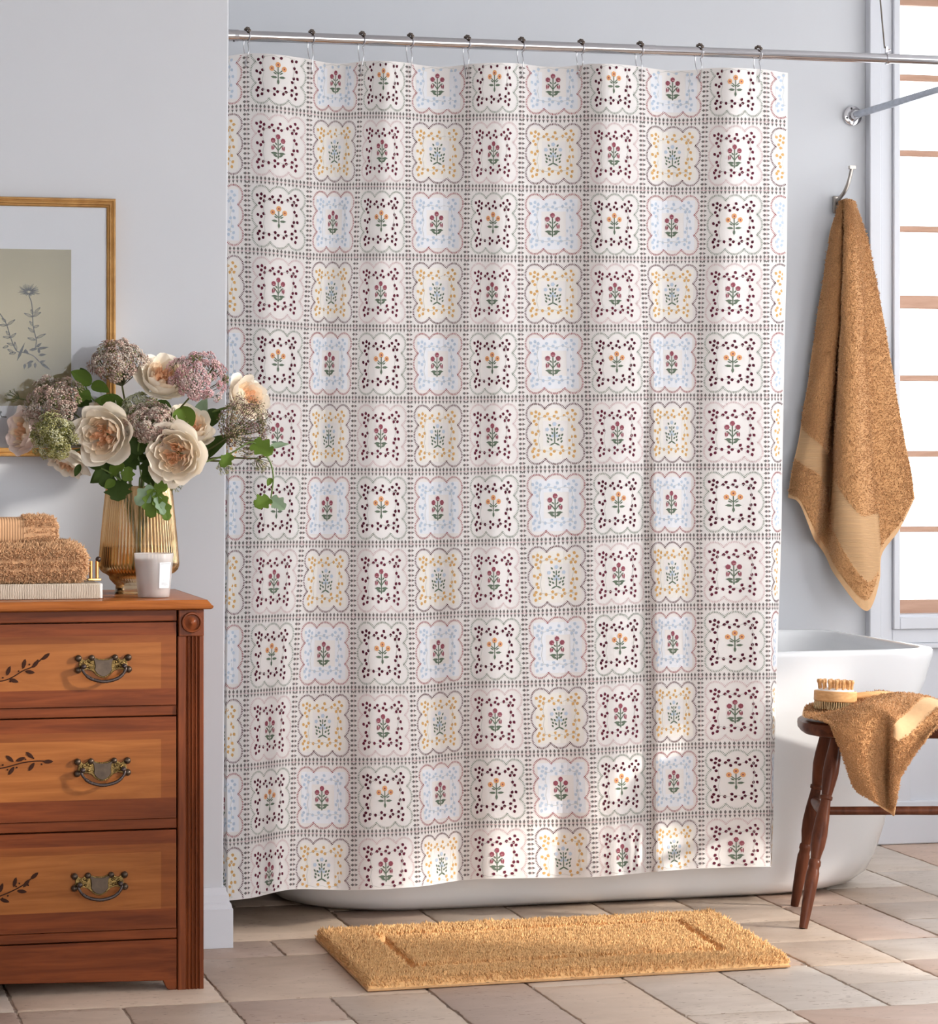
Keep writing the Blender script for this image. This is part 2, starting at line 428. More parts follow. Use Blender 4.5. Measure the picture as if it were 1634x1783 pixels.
tr = nt.nodes.new('ShaderNodeBsdfTransparent'); gl = nt.nodes.new('ShaderNodeBsdfGlossy'); gl.inputs['Roughness'].default_value = 0.02
fr = nt.nodes.new('ShaderNodeFresnel'); fr.inputs['IOR'].default_value = 1.3; mx = nt.nodes.new('ShaderNodeMixShader')
nt.links.new(fr.outputs[0], mx.inputs[0]); nt.links.new(tr.outputs[0], mx.inputs[1]); nt.links.new(gl.outputs[0], mx.inputs[2])
nt.links.new(mx.outputs[0], nt.nodes['Material Output'].inputs['Surface'])
mb = MB(); mb.box(OX0 + 0.006, OX1 - 0.02, YS + 0.008, YS + 0.011, OZ0, OZ1 - 0.03)
mb.build('glass_pane', M_pane, win, angle=30)
# ================================================================== SHOWER ROD, HOOKS, CURTAIN
M_chrome = mat('polished_chrome', (205, 203, 205), rough=0.09, metal=1.0)
M_steel = mat('galvanised_steel', (178, 183, 192), rough=0.32, metal=0.85, var=0.12, vscale=40)
M_wire = mat('dull_wire', (120, 112, 104), rough=0.35, metal=0.9)
M_bead = mat('bead_metal', (112, 100, 92), rough=0.22, metal=0.9)
M_black = mat('screw_black', (40, 38, 38), rough=0.5)
YR = 6.288
def rodz(px):
    return 1.980
XR0 = XE1 - 0.002
corner = PY(1787, 110, YR)
rod = thing('shower_rod', (XR0, YR, 1.98), 'chrome L-shaped shower rod carrying the patterned curtain above the bathtub', 'shower rod')
mb = MB(); mb.tube([(XR0, YR, 1.98), (2.02, YR, 1.98)], 0.0120, 24); mb.build('outer_tube', M_chrome, rod)
mb = MB(); mb.tube([(2.00, YR, 1.98), (corner.x, YR, 1.98)], 0.0113, 24); mb.ball((corner.x, YR, 1.98), 0.0125, 10); mb.build('inner_tube', M_chrome, rod)
mb = MB(); mb.lathe([(0.0128, 0), (0.0131, 0.002), (0.0131, PY(414.5, 62, YR).x - XR0), (0.0126, PY(415.5, 62, YR).x - XR0)], (XR0, YR, 1.98), 24, axis=(1, 0, 0))
q = PY(407, 72, YR); mb.ball((q.x, q.y - 0.004, 1.98 - 0.0125), 0.0022, 6, 1); mb.build('end_sleeve', [M_chrome, M_black], rod)
fl = PY(1484, 202, YW)
adir = (Vector((corner.x, YR, 1.98)) - fl).normalized()
mb = MB(); mb.tube([fl, Vector((corner.x, YR, 1.98))], [0.0094, 0.0094], 18); mb.build('side_arm', M_steel, rod, angle=60)
mb = MB(); mb.lathe([(0.0, 0.0), (0.0265, 0.0), (0.0272, 0.003), (0.0262, 0.007), (0.024, 0.0085), (0.016, 0.0095), (0.0135, 0.012), (0.0128, 0.030), (0.0118, 0.032), (0.0, 0.032)], fl, 36, axis=adir)
for a in (20, 165, 285):
    e1 = adir.cross(Vector((0, 0, 1))).normalized(); e2 = adir.cross(e1)
    p = fl + adir * 0.0078 + (e1 * math.cos(math.radians(a)) + e2 * math.sin(math.radians(a))) * 0.0195
    mb.ball(p, 0.0033, 6, 1)
mb.build('wall_flange', [M_chrome, M_black], rod, angle=35)
cl = PY(1545, 100, YR); cl.z = 1.98
mb = MB(); mb.lathe([(0.0112, -0.004), (0.0142, -0.003), (0.0142, 0.003), (0.0112, 0.004)], cl, 24, axis=(1, 0, 0)); mb.box(cl.x - 0.004, cl.x + 0.002, cl.y - 0.003, cl.y + 0.003, cl.z + 0.013, cl.z + 0.028)
mb.tube([(cl.x, cl.y, cl.z + 0.02), (cl.x + 0.008, cl.y - 0.004, cl.z + 0.021)], 0.002, 6)
mb.build('hanger_clamp', M_chrome, rod)
w1 = PY(1541, 84, YR); w0 = PY(1533.5, 0, YR); d = w0 - w1
mb = MB(); mb.tube([w1, w1 + d * 1.0, w1 + d * ((ZT - w1.z) / d.z)], 0.0019, 8); mb.build('hanger_wire', M_wire, rod)

# ------------------------------------------------------------------ the curtain surface S(u, v): u in pattern columns, v in pattern rows
RV = np.array([1, 3, 4, 6, 7, 9, 11], float)
PXK = np.array([[429.5, 539, 627, 711, 816, 908.6, 1021.6, 1118.7, 1228.5, 1335],
                [432, 537.5, 620.3, 711, 813, 907, 1021.6, 1120.3, 1223.7, 1335],
                [434, 533.6, 618.7, 713, 811.8, 907, 1022.3, 1124.2, 1220.6, 1335],
                [434.5, 530, 615.7, 715, 812, 910, 1026.5, 1126, 1218, 1336.5],
                [433.5, 525.3, 615.6, 715.7, 813, 911.5, 1027.5, 1126.5, 1218.3, 1338],
                [429.5, 513.7, 616.2, 718.7, 813, 916, 1030, 1130, 1220.3, 1338],
                [430.5, 510, 617.3, 725.7, 813, 923.6, 1036, 1130.5, 1222, 1338]])
PYK = np.array([[188, 198, 201, 203, 205, 205, 205.5, 209, 211, 212.5],
                [437, 446.5, 448, 448, 449.6, 451, 451, 452.5, 452, 451],
                [562.4, 569, 571, 571.6, 571.6, 571.6, 571.6, 570.5, 571, 570.7],
                [819.4, 822, 821.5, 822, 821, 818, 815.8, 813.6, 813.3, 813.3],
                [949, 947.8, 948, 947.5, 945.4, 944, 940, 936, 935.3, 934.4],
                [1207.6, 1202, 1200.5, 1200.8, 1193, 1190.8, 1186.5, 1180.5, 1178.3, 1177.5],
                [1464.4, 1451.5, 1452, 1447.6, 1437, 1434, 1431.5, 1424, 1418.5, 1416]])
UE = 9.335
PXE = np.array([1372, 1370.5, 1367.5, 1363, 1361, 1353, 1347])
UK = np.array([-1] + list(range(10)) + [UE], float)
PXK = np.concatenate([PXK[:, :1] - 113, PXK, PXE[:, None]], 1)
PYK = np.concatenate([PYK[:, :1] - np.array([[-3], [3], [2], [0], [-2], [-4], [-8]]), PYK, PYK[:, -1:] + np.array([[0.5], [0], [0], [0], [0], [0], [0]])], 1)
V0, V1 = 0.235, 11.78
def plane_D(px, Y): return Y / (CT - (px - CX) / F * ST)
# how far the lower half swings forward, read from the rise of the printed rows
WK = np.zeros_like(PXK)
for r in range(len(RV)):
    k9 = (PYK[r, 10] - HY) * plane_D(PXK[r, 10], YR)
    if RV[r] >= 7:
        D = k9 / (PYK[r] - HY)
        Y = D * (CT - (PXK[r] - CX) / F * ST)
        WK[r] = np.clip((Y - YR), -0.075, 0.02) * [0, 0, 0, 0, 0.35, 0.75, 1.0][r]
WK[:, -1] = WK[:, -2]; WK[:, 0] = WK[:, 1]

def S(u, v):
    u = np.asarray(u, float).ravel(); v = np.asarray(v, float).ravel()
    uc = np.maximum(u, -0.33)
    def field(K):
        A = cubic(RV, K, v)                                   # (N, 12)
        N = len(u); i = np.clip(np.searchsorted(UK, uc) - 1, 0, len(UK) - 2)
        dK = np.zeros_like(A); sl = (A[:, 1:] - A[:, :-1]) / (UK[1:] - UK[:-1])
        dK[:, 0] = sl[:, 0]; dK[:, -1] = sl[:, -1]; dK[:, 1:-1] = (sl[:, 1:] + sl[:, :-1]) / 2
        ar = np.arange(N); h = UK[i + 1] - UK[i]; t = np.clip((uc - UK[i]) / h, 0, 1.05)
        y0, y1, d0, d1 = A[ar, i], A[ar, i + 1], dK[ar, i], dK[ar, i + 1]
        return (2 * t**3 - 3 * t**2 + 1) * y0 + (t**3 - 2 * t**2 + t) * h * d0 + (-2 * t**3 + 3 * t**2) * y1 + (t**3 - t**2) * h * d1
    px = field(PXK); py = field(PYK); w2 = field(WK)
    top = np.exp(-(v - V0) / 1.1)
    alt = -np.sin(PI * uc)
    py = py + top * np.where(alt > 0, 5.5, 2.0) * alt
    amp = 0.012 + 0.024 * np.exp(-(v - V0) / 3.2) + 0.008 * smooth(6, 11.5, v)
    w = amp * alt * (1 - 0.45 * smooth(5.5, 7, uc) * smooth(3, 6, v)) + w2
    sv = 0.15 + 0.85 * smooth(2.5, 8, v)
    w = w + sv * (0.034 * (smooth(6.35, 7.0, uc) - smooth(7.0, 7.16, uc)) - 0.012 * np.exp(-((uc - 6.45) / 0.3)**2))
    w = w + 0.004 * np.sin(2 * PI * 1.37 * uc + 0.35 * v + 1.0) + 0.0035 * np.sin(2 * PI * 0.61 * uc - 0.5 * v)
    w = w + smooth(9.0, UE, uc) * (0.010 + 0.04 * smooth(5.5, 9, v))
    Y = YR + w
    back = np.clip(-0.33 - u, 0, None)
    a = (px - CX) / F; D = Y / (CT - a * ST)
    X = D * (a * CT + ST); Z = HC + (HY - py) / F * D
    X = np.where(back > 0, X - 0.006 * smooth(0, 0.2, back), X)
    Y = Y + back * 0.12
    X = np.maximum(X, XE1 + 0.0105 - 0.004 * (Z < 1.2))
    return np.stack([X, Y, Z], 1)
def Sn(u, v, off):
    e = 0.02
    p = S(u, v); a = S(np.asarray(u) + e, v) - S(np.asarray(u) - e, v); b = S(u, np.asarray(v) + e) - S(u, np.asarray(v) - e)
    n = np.cross(a, b); n /= np.linalg.norm(n, axis=1, keepdims=True) + 1e-12
    n = np.where(n[:, 1:2] > 0, -n, n)
    return p + n * off

def fabric(name, col, tl=0.09):
    m = bpy.data.materials.new(name); m.use_nodes = True; nt = m.node_tree; b = nt.nodes['Principled BSDF']
    b.inputs['Base Color'].default_value = rgba(col); b.inputs['Roughness'].default_value = 0.85; b.inputs['Specular IOR Level'].default_value = 0.15
    t = nt.nodes.new('ShaderNodeBsdfTranslucent'); t.inputs['Color'].default_value = rgba(col)
    x = nt.nodes.new('ShaderNodeMixShader'); x.inputs[0].default_value = tl
    nt.links.new(b.outputs[0], x.inputs[1]); nt.links.new(t.outputs[0], x.inputs[2])
    nt.links.new(x.outputs[0], nt.nodes['Material Output'].inputs['Surface'])
    return m
INK = dict(cloth=(236, 231, 227), band=(122, 116, 113), rose=(214, 176, 178), burg=(104, 40, 58), wine=(84, 30, 46), pinkl=(214, 186, 186),
           greenl=(140, 150, 136), redl=(160, 84, 88), orange=(216, 170, 108), blue=(190, 203, 218), leaf=(106, 120, 102), bloom=(152, 84, 96),
           amber=(226, 166, 114), washb=(234, 235, 239), washo=(239, 234, 226), vine=(198, 198, 192))
IK = list(INK); M_ink = [fabric('curtain_' + k, INK[k]) for k in IK]

# ---- printed motifs, in cell coordinates (x right, y down, 0..1)
polys = {}     # type -> [(ink, pts)]
def leafp(cx, cy, a, L, W):
    c, s = math.cos(a), math.sin(a)
    q = [(-.5, 0), (-.25, .42), (.12, .46), (.5, 0), (.12, -.46), (-.25, -.42)]
    return [(cx + (x * L * c - y * W * s), cy + (x * L * s + y * W * c)) for x, y in q]
def dotp(cx, cy, r, n=6, ry=None):
    return [(cx + r * math.cos(2 * PI * k / n), cy + (ry or r) * math.sin(2 * PI * k / n)) for k in range(n)]
def linep(a, b, w):
    dx, dy = b[0] - a[0], b[1] - a[1]; L = math.hypot(dx, dy) or 1; nx, ny = -dy / L * w / 2, dx / L * w / 2
    return [(a[0] + nx, a[1] + ny), (b[0] + nx, b[1] + ny), (b[0] - nx, b[1] - ny), (a[0] - nx, a[1] - ny)]
LEAF = [(170, 243), (222, 228), (262, 250), (215, 280), (255, 305), (200, 335), (225, 375), (325, 280), (360, 250), (380, 312), (435, 280), (460, 232), (475, 303), (550, 275), (590, 245), (650, 212), (685, 255), (635, 290), (612, 323), (665, 320), (640, 400), (667, 440), (632, 520), (680, 520), (612, 565), (655, 620), (610, 658), (668, 693), (605, 715), (655, 752), (535, 685), (520, 640), (500, 713), (430, 690), (390, 660), (390, 725), (315, 690), (250, 680), (175, 690), (195, 660), (240, 730), (190, 752), (205, 565), (222, 605), (178, 470), (250, 455), (220, 490)]
def scallop(ink):
    out = []
    lobes = []
    # mid lobes and corner lobes as arcs: (centre, radius, start, end) in degrees, y down
    C, RC = 0.222, 0.148; M_, RM = 0.248, 0.178
    h = math.degrees(math.asin(0.155 / RM))
    for k in range(4):
        rot = k * 90
        lobes.append((0.5, M_, RM, -90 - h, -90 + h, rot))
        lobes.append((1 - C, C, RC, -90 - 62, 62, rot))
    for cx, cy, r, a0, a1, rot in lobes:
        n = max(3, int(abs(math.radians(a1 - a0)) * r / 0.0215))
        for i in range(n):
            a = math.radians(a0 + (a1 - a0) * (i + 0.5) / n)
            x, y = cx + r * math.cos(a), cy + r * math.sin(a)
            rr = math.radians(rot); X = 0.5 + (x - .5) * math.cos(rr) - (y - .5) * math.sin(rr); Y = 0.5 + (x - .5) * math.sin(rr) + (y - .5) * math.cos(rr)
            aa = a + rr
            out.append((ink, [(X + .019 * math.cos(aa) * s1 + .0064 * math.sin(aa) * s2, Y + .019 * math.sin(aa) * s1 - .0064 * math.cos(aa) * s2) for s1, s2 in ((1, 0), (.1, 1), (-1, .25), (-1, -.25), (.1, -1))]))
    return out
def garland(ink, seed):
    out = []; r = random.Random(5)
    vine = []
    for k in range(4):
        for i in range(10):
            t0, t1 = i / 10, (i + 1) / 10
            def pt(t):
                x = 0.245 + 0.505 * t; y = 0.262 + 0.012 * math.sin(t * 15)
                for _ in range(k): x, y = 1 - y, x
                return (x, y)
            vine.append(('vine', linep(pt(t0), pt(t1), 0.006)))
    out += vine
    for (x, y) in LEAF:
        X, Y = (x - 45) / 800, (y - 70) / 830
        # leaves point away from the nearest side of the vine square
        a = r.uniform(0, 6.28)
        out.append((ink, leafp(X, Y, a, 0.054, 0.046)))
    return out
def sprig_carn(n=0):
    o = []; c = (.49, .5)
    o += [('leaf', linep((.485, .63), (.485, .40), .014))]
    for s in (-1, 1):
        o += [('leaf', linep((.485, .56), (.485 + s * .05, .50), .014)), ('leaf', linep((.485 + s * .05, .50), (.485 + s * .075, .49), .014)),
              ('leaf', leafp(.485 + s * .055, .595, math.atan2(-.02, s), .10, .034)), ('leaf', leafp(.485 + s * .04, .625, math.atan2(-.5, s), .07, .030)),
              ('bloom', dotp(.485 + s * .07, .435, .034, 7)), ('bloom', leafp(.485 + s * .085, .530, PI / 2, .07, .022)), ('bloom', leafp(.485 + s * .062, .530, PI / 2 - s * .3, .065, .020)),
              ('leaf', leafp(.485 + s * .03, .475, math.atan2(-1, s), .05, .02)), ('rose', dotp(.485 + s * .073, .528, .008, 5)), ('rose', linep((.485 + s * .05, .445), (.485 + s * .09, .445), .006))]
    o += [('bloom', dotp(.485, .385, .033, 7, .034)), ('rose', linep((.46, .395), (.51, .395), .006)), ('leaf', leafp(.485, .645, PI / 2, .05, .022))]
    return o
def sprig_blue():
    o = [('leaf', linep((.49, .63), (.49, .42), .014))]
    for s in (-1, 1):
        for (dx, dy) in ((.035, .44), (.06, .525), (.085, .56), (.10, .515), (.045, .575), (.09, .60), (.06, .39), (.03, .49)):
            o.append(('leaf', leafp(.49 + s * dx, dy, math.atan2(-1, s * .8), .042, .026)))
        o += [('leaf', leafp(.49 + s * .035, .635, math.atan2(.5, s), .085, .022)), ('blue', dotp(.49 + s * .098, .445, .027, 5)), ('blue', dotp(.49 + s * .03, .53, .020, 5))]
    o += [('blue', dotp(.49, .375, .029, 5)), ('blue', dotp(.49, .50, .022, 5))]
    return o
def sprig_orange():
    o = [('leaf', linep((.49, .62), (.49, .41), .014))]
    for s in (-1, 1):
        o += [('leaf', linep((.49, .50), (.49 + s * .06, .455), .013)), ('leaf', leafp(.49 + s * .06, .545, math.atan2(-.05, s), .095, .034)), ('leaf', leafp(.49 + s * .045, .495, math.atan2(-.5, s), .06, .02)),
              ('amber', dotp(.49 + s * .088, .435, .036, 8)), ('bloom', dotp(.49 + s * .088, .435, .013, 5))]
    o += [('amber', dotp(.49, .385, .038, 8)), ('bloom', dotp(.49, .385, .014, 5)), ('leaf', leafp(.49, .605, PI / 2, .07, .036))]
    return o
def wash(ink):
    o = []
    for i in range(8):
        for j in range(8):
            if 2 <= i <= 5 and 2 <= j <= 5: continue
            x0, y0 = .14 + i * .09, .14 + j * .09
            o.append((ink, [(x0, y0), (x0 + .0901, y0), (x0 + .0901, y0 + .0901), (x0, y0 + .0901)]))
    return o
def bands():
    o = []
    n = 16
    for i in range(n):
        x = (i + .5) / n
        if x < .03 or x > .97: continue
        o += [('band', [(x, -.060), (x + .020, -.030), (x + .009, -.010), (x - .009, -.010), (x - .020, -.030)]), ('band', linep((x, -.012), (x, .012), .006)),
              ('band', [(x - .019, .014), (x + .019, .014), (x, .056)]), ('rose', linep((x - .02, .002), (x + .02, .002), .007))]
    for i in range(1, 14):
        y = .055 + (i - .5) * .89 / 13
        o += [('band', [(-.060, y), (-.030, y - .021), (-.010, y - .009), (-.010, y + .009), (-.030, y + .021)]), ('band', linep((-.012, y), (.012, y), .006)),
              ('band', [(.056, y), (.014, y - .020), (.014, y + .020)]), ('rose', linep((.0, y - .018), (.0, y + .018), .007))]
    for k in range(6): o.append(('rose', dotp(.02 * math.cos(k * PI / 3), -.022 + .02 * math.sin(k * PI / 3), .0065, 5)))
    o += [('band', linep((-.026, .02), (0, .045), .012)), ('band', linep((.026, .02), (0, .045), .012))]
    return o
def grow(L, k=1.1):
    return [(i, [(.49 + (x - .49) * k, .5 + (y - .5) * k) for x, y in p]) for i, p in L]
TYPES = {'A': scallop('greenl') + garland('wine', 1) + grow(sprig_orange(), 1.08), 'B': wash('washb') + scallop('redl') + garland('blue', 2) + grow(sprig_carn()),
         'C': scallop('pinkl') + garland('burg', 3) + grow(sprig_carn()), 'D': wash('washo') + scallop('wine') + garland('orange', 4) + grow(sprig_blue())}
BAND = bands()

def build_curtain():
    NU, NV = 300, 170
    u = np.linspace(-1.0, UE, NU); v = np.linspace(V0, V1, NV)
    U, V = np.meshgrid(u, v, indexing='ij')
    P = S(U, V).reshape(NU, NV, 3)
    mb = MB(); mb.grid(P, 0, flip=True)
    # side and bottom hems: the folded-back cloth
    pu, pv, pm, cnt = [], [], [], []
    for r in range(0, 13):
        for c in range(-1, 10):
            t = (('A', 'B') if r % 2 == 0 else ('C', 'D'))[c % 2]
            for layer, L in ((1, BAND), (0, TYPES[t])):
                for ink, pts in L:
                    uu = [c + x for x, y in pts]; vv = [r + y for x, y in pts]
                    if min(uu) < -0.62 or max(uu) > UE - 0.012 or min(vv) < V0 + 0.01 or max(vv) > V1 - 0.012: continue
                    pu += uu; pv += vv; pm.append(IK.index(ink)); cnt.append(len(pts))
    pu = np.array(pu); pv = np.array(pv)
    offs = np.repeat([0.0004 if IK[m].startswith('wash') else (0.0011 if IK[m] in ('bloom', 'rose') else 0.0008) for m in pm], cnt)
    Q = Sn(pu, pv, offs[:, None])
    o = len(mb.v); mb.v.extend(map(tuple, Q.tolist())); i = 0
    for m, n in zip(pm, cnt):
        mb.f.append(tuple(range(o + i, o + i + n))); mb.m.append(m); i += n
    ob = mb.build('shower_curtain', M_ink, angle=180, recalc=False)
    tag(ob, 'white cotton shower curtain printed with scalloped floral squares hanging from the chrome rod', 'shower curtain')
    return ob
build_curtain()

# ------------------------------------------------------------------ ten roller hooks
HPX = [431, 543, 631, 715, 814, 908.5, 1012, 1115, 1219, 1321]
names = ['first shower hook from the left, at the white wall edge', 'second shower hook from the left on the chrome rod', 'third shower hook from the left on the chrome rod',
         'fourth shower hook from the left on the chrome rod', 'fifth shower hook from the left on the chrome rod', 'fifth shower hook counted from the right end of the curtain',
         'fourth shower hook counted from the right end of the curtain', 'third shower hook counted from the right end of the curtain',
         'second shower hook counted from the right end of the curtain', 'rightmost shower hook, at the curtain corner nearest the window']
hp = None
for i, px in enumerate(HPX):
    c = PY(px, 60, YR); c.z = 1.98
    # where it pierces the curtain: same px, about a third of a row down
    uu = np.linspace(-0.3, UE, 400); q = S(uu, np.full(400, 0.40))
    a = (q[:, 0] * CT - q[:, 1] * ST) / (q[:, 0] * ST + q[:, 1] * CT) * F + CX
    k = int(np.argmin(abs(a - px))); hole = Vector(Sn(uu[k:k + 1], np.array([0.40]), 0.003)[0])
    h = thing('shower_hook', (c.x, YR, 1.98), 'wire roller hook, ' + names[i], 'shower hook', 'wire hooks holding the shower curtain')
    mb = MB()
    R = 0.0165; arc = []
    for j in range(13):
        t = math.radians(-80 + j * 200 / 12)
        arc.append((c.x + 0.004 * math.cos(t), YR - R * math.cos(t), 1.98 + R * math.sin(t)))
    front = [(hole.x, hole.y - 0.002, hole.z - 0.004), (hole.x - 0.001, hole.y - 0.004, hole.z + 0.006), (c.x + 0.001, YR - 0.012, 1.945)] + [arc[j] for j in range(13)]
    back = [arc[12], (c.x - 0.006, YR + 0.014, 1.965), (c.x - 0.005, YR + 0.012, 1.945), (hole.x - 0.002, hole.y + 0.006, hole.z + 0.012), (hole.x - 0.001, hole.y + 0.003, hole.z - 0.002), (hole.x, hole.y - 0.002, hole.z - 0.004)]
    mb.tube(path_curve(front, 40), 0.00125, 6); mb.tube(path_curve(back, 24), 0.00125, 6)
    mb.build('wire', M_chrome, h, angle=180)
    for j in range(5):
        t = math.radians(38 + j * 26)
        m2 = MB(); m2.ball((c.x + 0.004 * math.cos(t) - 0.001, YR - R * 1.02 * math.cos(t), 1.98 + R * 1.02 * math.sin(t)), 0.0038, 6)
        m2.build('roller_bead', M_bead, h, angle=180)
# ================================================================== BATHTUB, RUG, BENCH, TOWELS ON THE RIGHT
M_tub = mat('tub_enamel', (238, 238, 238), rough=0.18, coat=0.3)
def rrect(cx, cy, hx, hy, r, n=12):
    pts = []
    for (sx, sy, a0) in ((1, -1, -90), (1, 1, 0), (-1, 1, 90), (-1, -1, 180)):
        for k in range(n + 1):
            a = math.radians(a0 + 90 * k / n)
            pts.append((cx + sx * (hx - r) + r * math.cos(a), cy + sy * (hy - r) + r * math.sin(a)))
    # add midpoints on the straight runs
    out = []
    for i, p in enumerate(pts):
        q = pts[(i + 1) % len(pts)]; out.append(p)
        if math.hypot(q[0] - p[0], q[1] - p[1]) > 0.12:
            m = int(math.hypot(q[0] - p[0], q[1] - p[1]) / 0.06)
            for k in range(1, m): out.append((p[0] + (q[0] - p[0]) * k / m, p[1] + (q[1] - p[1]) * k / m))
    return out
def build_tub():
    X0, X1, Y0, Y1 = 1.065, 2.790, 6.368, 7.195
    cx, cy, hx, hy = (X0 + X1) / 2, (Y0 + Y1) / 2, (X1 - X0) / 2, (Y1 - Y0) / 2
    H = 0.585
    base = rrect(0, 0, 1, 1, 0.2)
    prof = [(-0.20, -0.10, 0.26, 0.0), (-0.175, -0.07, 0.26, 0.002), (-0.145, -0.035, 0.25, 0.015), (-0.125, -0.015, 0.23, 0.04), (-0.112, -0.004, 0.21, 0.08), (-0.096, 0.0, 0.18, 0.16), (-0.075, 0.0, 0.16, 0.30), (-0.045, 0.0, 0.13, 0.42),
            (-0.014, 0.0, 0.10, 0.51), (-0.004, 0.0, 0.09, 0.555), (0.0, 0.0, 0.085, 0.57), (-0.001, -0.001, 0.085, 0.58), (-0.006, -0.006, 0.08, H), (-0.018, -0.018, 0.105, H), (-0.026, -0.026, 0.10, 0.580), (-0.030, -0.030, 0.10, 0.565),
            (-0.045, -0.036, 0.11, 0.50), (-0.12, -0.06, 0.13, 0.30), (-0.18, -0.09, 0.15, 0.16), (-0.26, -0.16, 0.16, 0.115), (-0.40, -0.28, 0.12, 0.11)]
    rings = []
    for dx, dy, r, z in prof:
        ring = rrect(cx, cy, hx + dx, hy + dy, max(0.05, min(r, hy + dy - 0.02)))
        rings.append(ring)
    n = 160
    def resample(ring):
        P = np.array(ring + ring[:1]); d = np.r_[0, np.cumsum(np.hypot(*np.diff(P, axis=0).T))]
        t = np.linspace(0, d[-1], n, endpoint=False)
        return np.stack([np.interp(t, d, P[:, 0]), np.interp(t, d, P[:, 1])], 1)
    def byangle(ring):
        # sample by polar angle on a squeezed frame so rings correspond
        P = np.array(ring); a = np.arctan2((P[:, 1] - cy) / hy, (P[:, 0] - cx) / hx); o = np.argsort(a); a = a[o]; P = P[o]
        a = np.r_[a - 2 * PI, a, a + 2 * PI]; P = np.r_[P, P, P]
        # denser towards the corners
        t = np.linspace(-PI, PI, n, endpoint=False); t = t - 0.12 * np.sin(4 * t) * -1
        return np.stack([np.interp(t, a, P[:, 0]), np.interp(t, a, P[:, 1])], 1)
    G = []
    for ring, (dx, dy, r, z) in zip(rings, prof):
        q = byangle(ring)
        G.append(np.c_[q, np.full(n, z)])
    G = np.array(G)                       # (k, n, 3)
    # slight turn: the far end stands a little further back
    ang = math.radians(1.6); c, s = math.cos(ang), math.sin(ang)
    dx_, dy_ = G[..., 0] - X0, G[..., 1] - Y0
    G[..., 0] = X0 + dx_ * c - dy_ * s * 0; G[..., 1] = Y0 + dy_ + dx_ * s * (1 - np.clip((G[..., 1] - Y0) / (Y1 - Y0), 0, 1))
    mb = MB(); mb.grid(np.swapaxes(G, 0, 1), 0, closed_u=True)
    k = len(prof); mb.f.append(tuple(i * k + k - 1 for i in range(n))); mb.m.append(0)
    mb.f.append(tuple(i * k for i in range(n))[::-1]); mb.m.append(0)
    o = mb.build('bathtub', M_tub, angle=50)
    return tag(o, 'white freestanding bathtub with rounded base behind the shower curtain', 'bathtub')
build_tub()

